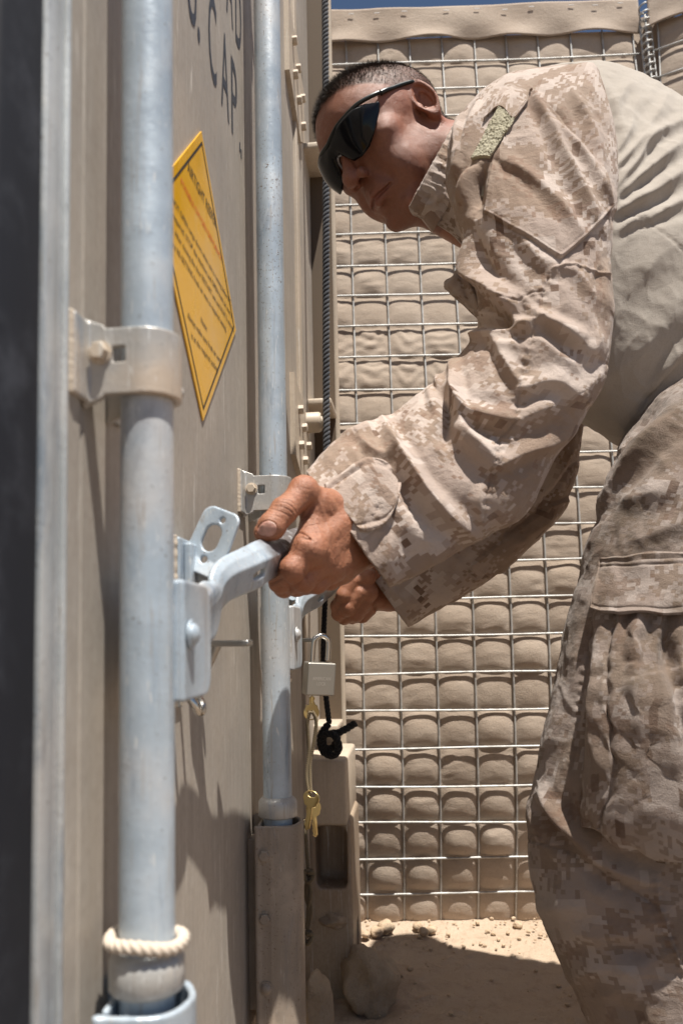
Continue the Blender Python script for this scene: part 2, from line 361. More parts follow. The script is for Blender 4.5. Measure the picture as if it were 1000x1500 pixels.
# --- bar brackets: a strap bent round the bar with a foot welded to the door
def bracket_sdf(zc, h):
    def fn(p):
        x, y, z = p[:, 0]-BX, p[:, 1], p[:, 2]-zc
        r = np.hypot(x, y); ring = np.abs(r-.0192)-.0024
        ring = np.maximum(ring, -x-.0005)
        legs = np.maximum(np.abs(np.abs(y)-.0192)-.0024, np.maximum(x, -(x-(XD+.0005-BX))))
        foot = sd_box(p, (XD+.0022, -.030, zc), (.0022, .011, h/2+.004), .001)
        foot2 = sd_box(p, (XD+.0022, .030, zc), (.0022, .011, h/2+.004), .001)
        flare = np.maximum(np.maximum(np.abs(np.abs(y)-.0192)-.0024, x+.020), np.maximum(-(x-(XD-BX)), np.abs(z)-(h/2+np.clip(-(x+.016)*.42, 0, .009))))
        body = np.maximum(np.minimum(ring, legs), np.abs(z)-h/2)
        body = np.minimum(body, flare)
        hole = sd_box(p, (BX-.0105, -.0192, zc+.004), (.0042, .01, .0048), .0005)
        lug = sd_cap(p, (BX+.010, .021, zc-.008), (BX+.012, .024, zc-.008), .005)
        return np.minimum(smin(np.maximum(body, -hole), np.minimum(foot, foot2), .0016), lug)
    return fn
def bracket_at(zc, y0, src=None):
    h = .0415
    if src is None:
        V, Q = sdf_mesh(bracket_sdf(zc, h), (XD-.001, -.044, zc-.033), (BX+.026, .044, zc+.033), .0009)
        V = V+np.array([0, y0, 0]); br = mk('bar_bracket', V, Q, M['galv_dust'], cont, True)
        hexbolt('bolt', (BX-.022, y0-.0216, zc+.005), (0, -1, 0), .0056, .0065, M['paint_light'], br)
        weld((XD+.0008, y0-.0410, zc-.025), (XD+.0008, y0-.0410, zc+.025), .0026, M['paint_light'], br)
        return br
    br = again(src, cont, off=(0, y0-BY1, zc-BRK_Z))
    for ch in [c for c in src.children]: again(ch, br, off=(0, y0-BY1, zc-BRK_Z))
    return br
BRK_Z = P(212, 527, .455)[2]
br1 = bracket_at(BRK_Z, BY1); br2 = bracket_at(P(390, 722, .906)[2], BY2, br1)
bracket_at(BRK_Z+.85, BY1, br1); bracket_at(BRK_Z+.85, BY2, br1)

# --- lower guides: a pressed cover over the bar, bolted to the door on flanges
def guide(y0):
    z0, z1 = .172, GT
    def fn(p):
        x, y, z = p[:, 0]-BX, p[:, 1]-y0, p[:, 2]
        zz = (z-z0)/(z1-z0); R = .0265
        r = np.hypot(x, y); sh = np.maximum(np.abs(r-R)-.0022, -(x+.004))
        near = np.maximum(np.abs(y+R)-.0022, np.maximum(x+.004, -(x+.0195)))
        web = sd_box(p, (BX-.0185, y0+.003, (z0+z1)/2), (.0020, R-.004, (z1-z0)/2), .001)
        far = np.maximum(np.abs(y-R)-.0022, np.maximum(x+.004, -(x-(XD-BX))))
        pad = sd_box(p, (XD+.006, y0+.012, (z0+z1)/2), (.0075, .018, (z1-z0)/2-.02), .001)
        b = smin(np.minimum(smin(sh, near, .003), smin(sh, far, .003)), web, .003)
        b = smin(b, sd_cap(p, (BX-.0195, y0-R, z0), (BX-.0195, y0-R, z1), .0032), .003)
        b = np.maximum(b, np.abs(z-(z0+z1)/2)-(z1-z0)/2+.0004*np.sin(y*230)+.0003*np.sin(x*150+y*90))
        fl2 = sd_box(p, (XD+.0022, y0+.036, (z0+z1)/2), (.0022, .012, (z1-z0)/2-.001), .002)
        return smin(b, np.minimum(pad, fl2), .003)
    return sdf_mesh(fn, (XD-.001, y0-.066, z0-.004), (BX+.030, y0+.066, z1+.004), .0014)
gd = mk('bar_guide', *guide(BY1), M['galv'], cont, True)
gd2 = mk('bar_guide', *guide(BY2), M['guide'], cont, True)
for g, y0 in ((gd, BY1), (gd2, BY2)):
    for z, dm in ((.368, False), (.300, False), (.226, True)):
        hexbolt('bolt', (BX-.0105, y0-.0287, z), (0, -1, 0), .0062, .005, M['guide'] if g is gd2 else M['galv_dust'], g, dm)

# --- handle hubs, handles, catches: built at the first bar, copied to the second
HZ0, HZ1 = PX(300, 1018, -.146)[2], PX(300, 858, -.146)[2]
HYm = PX(304, 940, -.146)[1]
def hub_sdf(p):
    a = sd_box(p, (-.1470, (BY1+.010+HYm)/2, (HZ0+HZ1)/2), (.0038, (HYm-BY1-.010)/2, (HZ1-HZ0)/2), .0015)
    # rounded outer corners
    q = np.stack([np.abs(p[:, 2]-(HZ0+HZ1)/2)-((HZ1-HZ0)/2-.016), p[:, 1]-(HYm-.016)], -1)
    rr = np.linalg.norm(np.maximum(q, 0), axis=-1)-.016
    a = smax(a, np.where((q[:, 0] > 0) & (q[:, 1] > 0), rr, -1), .002)
    w = np.maximum(np.abs(np.hypot(p[:, 0]-BX, p[:, 1]-BY1)-BR-.001)-.002, np.maximum(np.abs(p[:, 2]-(HZ0+HZ1)/2)-(HZ1-HZ0)/2+.001, BY1+.004-p[:, 1]))
    back = sd_box(p, (-.1665, (BY1+HYm-.006)/2, (HZ0+HZ1)/2-.004), (.0032, (HYm-BY1)/2-.004, (HZ1-HZ0)/2-.006), .002)
    return np.minimum(smin(a, w, .004), back)
hub = mk('handle_hub', *sdf_mesh(hub_sdf, (-.186, BY1-.024, HZ0-.004), (-.139, HYm+.004, HZ1+.004), .0009), M['galv'], cont, True)
RV = PX(280, 929, -.142)
rivet = hexbolt('rivet', RV, (1, 0, 0), .0072, .0055, M['galv'], hub, True)
# handle centreline, from the pivot out to the grip, swinging away from the door
HP = np.array([PX(284, 915, -.1565), PX(313, 888, -.1560), PX(333, 856, -.150), PX(372, 838, -.1375), PX(392, 828, -.130), PX(426, 812, -.1205)])
_e = _n(HP[5]-HP[4]); HP = np.concatenate([HP, [HP[5]+_e*.035, HP[5]+_e*.075]])
HPS = catmull(HP, 90); _wS = np.interp(np.linspace(0, 7, 90), range(8), [.0155, .0160, .0155, .0168, .0160, .0138, .0132, .0128])
_T = np.gradient(HPS, axis=0); _T /= np.linalg.norm(_T, axis=1)[:, None]
_U = np.array([.30, .10, 1.])-_T*(_T @ np.array([.30, .10, 1.]))[:, None]; _U /= np.linalg.norm(_U, axis=1)[:, None]; _W = np.cross(_U, _T)
_W *= np.sign(_W[:, 0]*-1+_W[:, 1])[:, None]          # away from the camera
_fl = np.interp(np.linspace(0, 7, 90), range(8), [.0, .003, .009, .013, .015, .018, .018, .018])
def handle_sdf(p):
    idx = np.zeros(len(p), int); best = np.full(len(p), 9.)
    for i in range(90):
        d = ((p-HPS[i])**2).sum(1); k = d < best; best[k] = d[k]; idx[k] = i
    q = p-HPS[idx]; t = (q*_T[idx]).sum(1); a = (q*_U[idx]).sum(1); c = (q*_W[idx]).sum(1); w = _wS[idx]; f = _fl[idx]
    pts = [(-w, .55*f), (-.86*w, 0*w), (.42*w, 0*w), (.80*w, .45*f), (.98*w, 1.0*f)]
    s = np.full(len(p), 9.)
    for (a0, c0), (a1, c1) in zip(pts[:-1], pts[1:]):
        ea, ec = a1-a0, c1-c0; h = np.clip(((a-a0)*ea+(c-c0)*ec)/(ea*ea+ec*ec+1e-12), 0, 1)
        s = np.minimum(s, np.hypot(a-a0-h*ea, c-c0-h*ec)-.0029)
    root = sd_ell(p, RT, (.0062, .034, .024)); root = np.maximum(root, np.abs(p[:, 0]-RT[0])-.0034); s = smin(s, root, .006)
    end = np.maximum(np.where(idx == 0, np.hypot(t, a)-w, -1), np.where(idx == 89, t-.002, -1))
    s = smax(s, np.where(root < .004, -1, end), .002)
    k = idx/89*7
    slot = np.hypot(np.maximum(np.abs((k-3.3)*.030)-.0085, 0), (a+.003)*1.3)-.0042
    return smax(s, -slot, .0012)
RT = PX(302, 897, -.1570)
hlo, hhi = HP.min(0)-.03, HP.max(0)+.03
hV, hQ = sdf_mesh(handle_sdf, hlo, hhi, .0011); _hd = np.array([(np.linalg.norm(HPS-v, axis=1)).argmin() for v in hV])/89*7
_wc = sstep(3.75, 4.35, _hd+.18*noise(hV*60)); handle = mk('door_handle', hV, hQ, M['handle'], cont, True, col=np.stack([_wc, _wc, _wc, 1+0*_wc], 1))
# catch: base pad on the door, the flip-up retaining plate with its holes, and the lower tongue
CP = np.array([PX(283, 838, -.186), PX(312, 796, -.176)])
CA = _n(np.array([.022, 0, .050])); CB_ = _n(np.array([.050, -.012, -.022])); CN = np.cross(CA, CB_)
CC = P(311, 794, .66); YC = .66
def catch_sdf(p):
    q = p-CC; a, b, c = q @ CA, q @ CB_, q @ CN
    c = c-.00+.9*np.maximum(b-.008, 0)**2*28
    c = c+.35*np.maximum(-a-.016, 0)
    e2 = np.stack([np.abs(a)-.0200, np.abs(b)-.0105+.05*a], -1); r2 = np.linalg.norm(np.maximum(e2, 0), axis=-1)+np.minimum(e2.max(-1), 0)-.0095
    s = smax(r2, np.abs(c)-.0021, .0016)
    big = np.hypot(np.maximum(np.abs(a-.003)-.0040, 0), b+.0015)-.0080; s = smax(s, -big, .001)
    for aa, bb, r in ((.0205, .002, .0026), (-.0165, .000, .0033)): s = smax(s, -(np.hypot(a-aa, b-bb)-r), .0008)
    return s
catch = mk('handle_catch', *sdf_mesh(catch_sdf, CC-.045, CC+.045, .0008), M['galv'], cont, True)
cy = PX(272, 830, -.192)[1]; cz = PX(272, 830, -.192)[2]
bz = CC-CA*.030
pad = mk('catch_pad', *join(box2((XD-.001, cy-.016, cz-.028), (XD+.006, cy+.016, cz+.024), .002), box2((XD+.006, cy-.006, cz-.020), (XD+.013, cy+.014, cz+.02), .002)), M['galv'], catch, False)
weld((XD+.0012, cy-.0172, cz-.029), (XD+.0012, cy-.0172, cz+.025), .0030, M['paint_light'], catch, 4)
mk('catch_pin', *join(lathe(bz+np.array([.002, .012, -.002]), (.1, -1, 0), [(0, .009), (.010, .009), (.0105, .006)], 18), tube([bz+np.array([-.012, .010, -.004]), bz+np.array([.008, .010, -.004])], .0065, 10)), M['worn'], catch, True, autos=40)
TG = np.array([PX(298, 944, -.192), P(350, 941, .672)])
def tongue_sdf(p):
    a, b = TG; s = sd_box(p, (a+b)/2, (np.linalg.norm(b-a)/2, .010, .0028), .0012)
    lo = sd_cap(p, a+np.array([.012, 0, -.002]), a+np.array([.004, 0, -.022]), .0045, .003)
    return smin(s, lo, .004)
mk('catch_tongue', *sdf_mesh(tongue_sdf, TG.min(0)-.035, TG.max(0)+.03, .001), M['worn'], catch, True)
UB = PX(277, 1030, -.185)
mk('catch_hook', *join(tube(catmull([UB+[-.010, -.010, .016], UB+[.004, -.011, .004], UB+[.009, -.006, -.006], UB+[.010, .004, -.007], UB+[.006, .012, .002], UB+[-.008, .013, .014]], 26), .0032, 9), box2(UB+[-.013, -.018, -.004], UB+[-.010, .018, .024], .001)), M['chrome'], catch, True, autos=40)
OFF2 = (0, BY2-BY1, 0)
hub2 = again(hub, cont, off=OFF2); again(rivet, hub2, off=OFF2)
handle2 = again(handle, cont, off=OFF2)
catch2 = again(catch, cont, off=OFF2)
for ch in list(catch.children): again(ch, catch2, off=OFF2)

# --- warning diamond and stencilled letters
def text_mesh(s, size, sx=1.0):
    cu = bpy.data.curves.new('t', 'FONT'); cu.body = s; cu.size = size; cu.resolution_u = 3
    o = bpy.data.objects.new('t', cu); C.objects.link(o)
    me = o.evaluated_get(bpy.context.evaluated_depsgraph_get()).to_mesh()
    V = np.array([v.co[:] for v in me.vertices]); Fc = [tuple(p.vertices) for p in me.polygons]
    o.to_mesh_clear(); bpy.data.objects.remove(o); bpy.data.curves.remove(cu)
    return V, Fc
def door_text(s, y0, y1, z, h, x):
    """text standing on the door from y0 to y1 with cap height h"""
    V, Fc = text_mesh(s, 1.0); lo, hi = V[:, 0].min(), V[:, 0].max()
    if h < .02: y0, y1, z = y0*1.0125+.019, y1*1.0125+.019, z+.0115
    else: y0, y1, z, h = y0+.0415, y1+.0415, (1.2025 if z < 1.25 else 1.338), .098
    W = np.stack([np.full(len(V), x), y0+(V[:, 0]-lo)/(hi-lo)*(y1-y0), z+V[:, 1]*h/.69], 1); return W, Fc
LC = np.array([XD+.0016, .7290, .9645]); LR = .1465
def dia(r, x): return [np.array([x, LC[1]+a*r, LC[2]+b*r]) for a, b in ((1, 0), (0, 1), (-1, 0), (0, -1))]
dv = dia(LR, XD+.0002)+dia(LR, XD+.0016)
lab = mk('warning_label', dv, [(4, 5, 6, 7), (3, 2, 1, 0)]+[(i, (i+1) % 4, (i+1) % 4+4, i+4) for i in range(4)], M['yellow'], cont, False)
bo = dia(LR-.0105, XD+.0019)+dia(LR-.0140, XD+.0019)
mk('label_border', bo, [(i, (i+1) % 4, (i+1) % 4+4, i+4) for i in range(4)], M['ink'], lab, False)
x = XD+.0019
for _g in (door_text('AIRTIGHT REEFER', .651, .756, 1.0275, .011, x),
    door_text('DO NOT OPEN cargo doors when unit is running below 0\u00b0C.', .588, .8215, .9715, .0058, x),
    door_text('or as required. STOP the machine and OPEN fresh air vent to', .583, .828, .9585, .0058, x),
    door_text('equalise. After closing the door RESTART unit and WAIT 5 minutes', .578, .8335, .9455, .0058, x),
    door_text('before RE-SETTING fresh air vent to required setting.', .590, .797, .9318, .0058, x),
    door_text('Note:', .694, .717, .9005, .0062, x), door_text('Always make sure fresh air vent', .649, .770, .887, .0062, x),
    door_text('is at the required setting.', .661, .758, .873, .0062, x)): mk('lettering', *_g, M['ink'], lab, False)
mk('lettering', *door_text('POSSIBLE OXYGEN DEFICIENCY', .630, .779, 1.0025, .0062, x), M['red_ink'], lab, False, label='faded red line of lettering')
x = XD+.0005
for s, y0, y1, z, h in (('C', .575, .606, 1.187, .085), ('U', .6425, .676, 1.187, .085), ('.', .679, .688, 1.187, .085), ('C', .722, .756, 1.187, .085), ('A', .776, .814, 1.187, .085), ('P', .8265, .857, 1.187, .085),
                     ('P', .568, .600, 1.317, .085), ('A', .615, .650, 1.317, .085), ('Y', .664, .700, 1.317, .085), ('L', .712, .738, 1.317, .085), ('O', .757, .790, 1.317, .085), ('A', .8055, .839, 1.317, .085), ('D', .853, .886, 1.317, .085)):
    mk('stencil_letter', *door_text(s, y0, y1, z, h, x), M['stencil'], cont, False)
for (px, py) in ((351, 215), (353, 225)):
    q = PX(px, py, XD); mk('paint_mark', *box2((x-.0003, q[1]-.002, q[2]-.006), (x+.0002, q[1]+.002, q[2]+.005)), M['stencil'], cont, False)

# --- hinge side: plates with bolts, corner post, flange, lugs, casting
def hinge_plate(zt, zb, src=None):
    y0, y1 = 1.285, 1.372
    if src is None:
        h = zt-zb; V, Fc = [], []
        prof = [(y0, zt), (y1+.10, zt-.045), (y1+.10, zb+.02), (y1+.045, zb-.012), (y0, zb+.035)]
        for xx in (XD-.001, XD+.0085):
            for y, z in prof: V.append((xx, y, z))
        k = len(prof); Fc = [tuple(range(k-1, -1, -1)), tuple(range(k, 2*k))]+[(i, (i+1) % k, (i+1) % k+k, i+k) for i in range(k)]
        o = mk('hinge_plate', V, Fc, M['paint_light'], cont, False)
        z = np.linspace(zt-.055, zb+.045, 3)
        for zz, yy in [(zt-.052, 1.33), (zt-.072, 1.375), (zt-.092, 1.43), (zb+.062, 1.335), (zb+.045, 1.38), (zb+.03, 1.435)]:
            hexbolt('bolt', (XD+.0085, yy, zz), (1, 0, 0), .0078, .0085, M['paint_light'], o, False, False)
        return o
    o = again(src, cont, off=(0, 0, zt-HPZ))
    for ch in list(src.children): again(ch, o, off=(0, 0, zt-HPZ))
    return o
HPZ = PX(434, 52, -.19)[2]
hp = hinge_plate(HPZ, HPZ-.175); hp2 = hinge_plate(PX(437, 558, -.19)[2]+.0, 0, hp)
mk('corner_post', *box2((-.30, 1.396, .13), (XD+.002, 1.600, 2.6), .003), M['paint'], cont, False)
mk('post_ridge', *box2((-.2, 1.4045, .13), (XD+.0045, 1.415, 2.6), .0015), M['paint_light'], cont, False)
xf = P(499, 700, 1.625)[0]; xs = P(493.5, 700, 1.61)[0]
mk('shade_strip', *box2((XD-.02, 1.602, .42), (xs, 1.612, 2.6), .001), M['shade_tone'], cont, False)  # strip added to carry the painted shade between post and flange
mk('post_flange', *box2((-.30, 1.6135, .13), (xf, 1.634, 2.6), .002), M['paint_light'], cont, False)
lug = None
for py in (236, 600, 1062):
    q = P(482, py, 1.56); z = q[2]
    if lug is None: lug = mk('hinge_lug', *box2((XD-.004, 1.50, z-.007), (xf-.004, 1.611, z+.007), .004, 3), M['paint_light'], cont, True, autos=40); lz = z
    else: again(lug, cont, off=(0, 0, z-lz))
q = P(458, 619, 1.44)
pin = mk('hinge_pin', *join(lathe((XD, 1.44, q[2]), (1, 0, 0), [(0, .019), (.030, .019), (.0345, .016), (.035, .001)], 22), lathe((XD+.035, 1.44, q[2]), (1, 0, 0), [(0, .012), (.014, .012), (.0145, .001)], 18)), M['paint_light'], cont, True, autos=40)
# lower hinge block and the corner casting with its oval hole
z1, z0 = P(500, 1100, 1.5)[2], P(500, 1192, 1.5)[2]
xb = P(514, 1150, 1.49)[0]
mk('post_block', *box2((-.25, 1.40, z0+.001), (xb, 1.609, z1), .006, 3), M['paint_light'], cont, True, autos=40)
xc = P(519, 1250, 1.46)[0]
zc1, zc0 = P(500, 1192, 1.46)[2], P(500, 1478, 1.40)[2]
def cast_sdf(p):
    a = sd_box(p, ((-.28+xc)/2, 1.495, (zc1+zc0)/2), ((xc+.28)/2, .09, (zc1-zc0)/2), .008)
    h1 = sd_box(p, (xc-.036, 1.40, zc1-.062), (.027, .07, .052), .012)        # opening that looks at the camera
    h2 = sd_box(p, (xc, 1.50, zc0+.07), (.04, .022, .045), .02)
    return smax(smax(a, -h1, .004), -h2, .004)
mk('corner_casting', *sdf_mesh(cast_sdf, (-.29, 1.395, zc0-.01), (xc+.01, 1.60, zc1+.01), .0035), M['paint_dirty'], cont, True)
mk('door_sill', *box2((-.9, CL, .12), (XD-.012, 1.39, .166), .004), M['paint_dirty'], cont, False)

# --- things hung on the doors
rl = np.array([[BX+math.cos(a)*(BR+.0050), BY1+math.sin(a)*(BR+.0050), GT+.0325-.0022*math.sin(a+.5)+.001*math.sin(3*a)] for a in np.linspace(0, 2*math.pi, 60)])
setp(mk('rope_loop', *rope_mesh(rl, .0040, .015, 3, 8, True), M['rope_tan'], None, True), 'ring of pale twisted rope tied around the nearer locking bar above its collar', 'rope')
# dark rope hanging down the hinge post, knotted at its lower end
RY = 1.43
top = [P(475, -120, RY), P(476, 0, RY), P(477, 150, RY), P(477.5, 320, RY), P(477.5, 480, RY), P(478, 620, RY), P(479, 760, RY-.02), P(477, 860, RY-.05), P(474, 930, RY-.06), P(474, 985, RY-.06), P(482, 1060, RY-.07)]
rope = setp(thing('rope', P(480, 1060, RY-.07), 'dark grey twisted rope hanging down the corner post to a black knot', 'rope'))
mk('rope_strand', *rope_mesh(catmull(top[:8], 160), .0066, .026), M['rope'], rope, True)
mk('rope_end', *rope_mesh(catmull(top[7:], 60), .0048, .020), M['rope_black'], rope, True)
kc = P(483, 1087, RY-.07); s = .00115
kp = [(-2, 26, 0), (-14, 8, 4), (-12, -14, 9), (4, -20, 4), (14, -6, -6), (6, 12, -9), (-8, 10, -2), (-10, -8, 8), (2, -10, 12), (10, 4, 8), (4, 12, 2), (14, 14, 0), (26, 20, 2), (38, 27, 3)]
kp = np.array([kc+s*np.array([a, c, b]) for a, b, c in kp])
mk('knot', *rope_mesh(catmull(kp, 160), .0062, .022), M['rope_black'], rope, True)

# padlock, its key and the looped cord with two keys
PY = 1.02
pl = thing('padlock', P(467, 1020, PY), 'silver square padlock hanging open under the farther door handle', 'padlock')
pf = np.array([P(455, 968, PY), P(494, 977, PY+.012)]); ex = _n(np.array([.86, .42, -.06])); ez = _n(np.array([.17, 0, 1.])-ex*np.dot([.17, 0, 1.], ex)); ey = np.cross(ez, ex)
LKM = np.stack([ex, ey, ez], 1); lc = P(467, 994, PY)
W_, D_, H_ = .0375, .021, .0415
mk('lock_body', *box(lc, (W_, D_, H_), .0018, 3, LKM), M['lockbody'], pl, False)
sk = [(-.0105, 0, H_/2-.002), (-.0105, 0, H_/2+.022), (-.0085, 0, H_/2+.030), (0, 0, H_/2+.034), (.0085, 0, H_/2+.030), (.0105, 0, H_/2+.022), (.0105, 0, H_/2+.003)]
sk = [lc+LKM @ np.array(v)+np.array([0, 0, 0]) for v in sk]
mk('shackle', *tube(catmull(sk, 40), .0036, 12), M['chrome'], pl, True, autos=50)
def lock_text(s, w, h, z):
    V, Fc = text_mesh(s, 1.0); lo, hi = V[:, 0].min(), V[:, 0].max()
    L = np.stack([(V[:, 0]-lo)/(hi-lo)*w-w/2, np.full(len(V), -D_/2-.00025), z+V[:, 1]*h/.69], 1); return L @ LKM.T+lc, Fc
M['engraved'] = mat('engraved', (.62, .6, .56), .3, .6)
for _g in (lock_text('AMERICAN', .024, .0042, -.001), lock_text('LOCK', .012, .0042, -.0075)): mk('lettering', *_g, M['engraved'], pl, False)
def key_geo(c, ax, nrm, L=.040):
    ax = _n(np.asarray(ax, float)); nrm = _n(np.asarray(nrm, float)-ax*np.dot(nrm, ax)); sd = np.cross(ax, nrm)
    def fn(p):
        q = p-c; a, b, z = q @ ax, q @ sd, q @ nrm
        bow = np.hypot(a*1.12, b*.94)-.0105; bow = np.minimum(bow, np.hypot(a-.006, np.abs(b)-.0045)-.0045); hole = np.hypot(a+.0045, b*.62)-.0034
        teeth = .0011*np.abs(np.sin(a*560))+.0006*np.sin(a*910)
        bl = np.maximum(np.abs(b-.0004)-.0040+np.where(b > 0, teeth, 0), np.maximum(-(a-.006), a-L+np.abs(b)*.8))
        s = smax(np.minimum(bow, bl), -hole, .0006)
        g = np.where(a > .012, np.maximum(0, .0006-np.abs(b+.001)*.6), 0)
        return smax(s, np.abs(z)-.00105+g, .0003)
    return sdf_mesh(fn, c-.048, c+.048, .00065)
KC = P(456, 1044, PY-.004)
k0 = mk('lock_key', *key_geo(KC, (0.05, 0, 1), (.55, -.8, 0), .022), M['brass'], pl, True)
lan = thing('key_lanyard', P(453, 1100, PY), 'looped olive cord with two brass keys hanging from the padlock', 'lanyard')
la = [P(454, 1042, PY-.008), P(450, 1060, PY-.006), P(452, 1100, PY), P(449, 1135, PY), P(452, 1160, PY-.002)]
lb = [P(457, 1042, PY-.006), P(463, 1056, PY-.002), P(460, 1085, PY), P(454, 1120, PY+.001), P(455, 1160, PY-.001)]
mk('cord', *join(rope_mesh(catmull(la, 70), .0024, .0075, 3, 5), rope_mesh(catmull(lb, 70), .0024, .0075, 3, 5), tube(catmull([la[-1], P(453.5, 1165, PY-.004), lb[-1]], 10), .0022, 6)), M['cord'], lan, True)
mk('key', *key_geo(P(456, 1169, PY-.006), (-.16, 0, -1), (-.25, -1, .25), .040), M['brass'], lan, True)
mk('key', *key_geo(P(459, 1184, PY+.004), (.06, 0, -1), (.75, -.8, .1), .036), M['brass'], lan, True)
KY = 1.0
kn = thing('knotted_cord', P(452, 1330, KY), 'short knotted olive cord dangling beside the lower bar guide', 'cord')
mk('cord_tail', *join(rope_mesh(catmull([P(447, 1200, KY+.02), P(449, 1240, KY+.01), P(452, 1285, KY)], 40), .0024, .007, 3, 5), *[rope_mesh(catmull([P(450, 1285, KY), P(447+4*k, 1310, KY-.002*k), P(453+3*math.sin(k*2), 1335, KY), P(448+2*k, 1360+6*k, KY)], 50), .0021, .006, 3, 5) for k in range(3)]), M['cord'], kn, True)
for (px, py) in ((452, 1282), (450, 1372)):
    c = P(px, py, KY-.003); t = np.linspace(0, 4*math.pi, 50)
    mk('knot', *rope_mesh(np.stack([c[0]+.0055*np.cos(t), c[1]+.004*np.sin(t*1.5), c[2]+.006*np.sin(t)+.0015*np.cos(2*t)], 1), .0026, .007, 3, 5), M['cord'], kn, True)
# ------------------------------------------------------------------ ground
def ground():
    V, Fc = [], []
    xs = np.concatenate([-np.geomspace(.9, 1500, 18)[::-1]-.6, np.linspace(-.6, 1.6, 400), np.geomspace(.9, 1500, 18)+1.6-.9+.05])
    ys = np.concatenate([-np.geomspace(.6, 1500, 18)[::-1]+.2, np.linspace(.5, 1.95, 300), np.geomspace(.3, 1500, 18)+1.95-.25])
    xs, ys = np.unique(xs), np.unique(ys)
    X, Y = np.meshgrid(xs, ys, indexing='ij'); p = np.stack([X, Y, 0*X], -1)
    near = np.exp(-np.maximum(np.hypot(X-.3, Y-1.3)-1.2, 0)**2)
    rough = fbm(p*22+3, 4)*.0045+np.maximum(fbm(p*46+9, 3)-.2, 0)*.014+np.maximum(fbm(p*95+5, 2)-.3, 0)*.008+fbm(p*5, 2)*.006
    bank = .022*sstep(1.50, 1.78, Y)*sstep(3.2, 2.2, Y)
    Z = rough*near+bank*near-.004
    V = np.stack([X, Y, Z], -1).reshape(-1, 3); nx, ny = len(xs), len(ys)
    i, j = np.meshgrid(np.arange(nx-1), np.arange(ny-1), indexing='ij'); a = (i*ny+j).ravel()
    return V, np.stack([a, a+ny, a+ny+1, a+1], 1)
mk('ground', *ground(), M['sand'], None, True, kind='structure')

# ------------------------------------------------------------------ gabion barrier: welded mesh over a bulging fabric liner
CELL = .0762
cz_ = np.array([-.02, .25, .5, .8, 1.1, 1.4, 1.7, 2.0, 2.3]); cy_ = np.array([1.7495, 1.6913, 1.6752, 1.6758, 1.6993, 1.7440, 1.7747, 1.8181, 1.8374])
zz = np.linspace(-.02, 2.3, 500); _c = catmull(np.array([cy_, cz_]).T, 1600); yp = np.interp(zz, _c[:, 1], _c[:, 0])
arc = np.concatenate([[0], np.cumsum(np.hypot(np.diff(zz), np.diff(yp)))])
S0 = .0252
def prof(s): return np.interp(s+S0, arc, yp), np.interp(s+S0, arc, zz)
def prof_n(s):
    y1, z1 = prof(s+.004); y0, z0 = prof(s-.004); d = np.stack([y1-y0, z1-z0], -1); d /= np.linalg.norm(d, axis=-1)[..., None]
    return -d[..., 1], d[..., 0]             # outward (towards the camera)
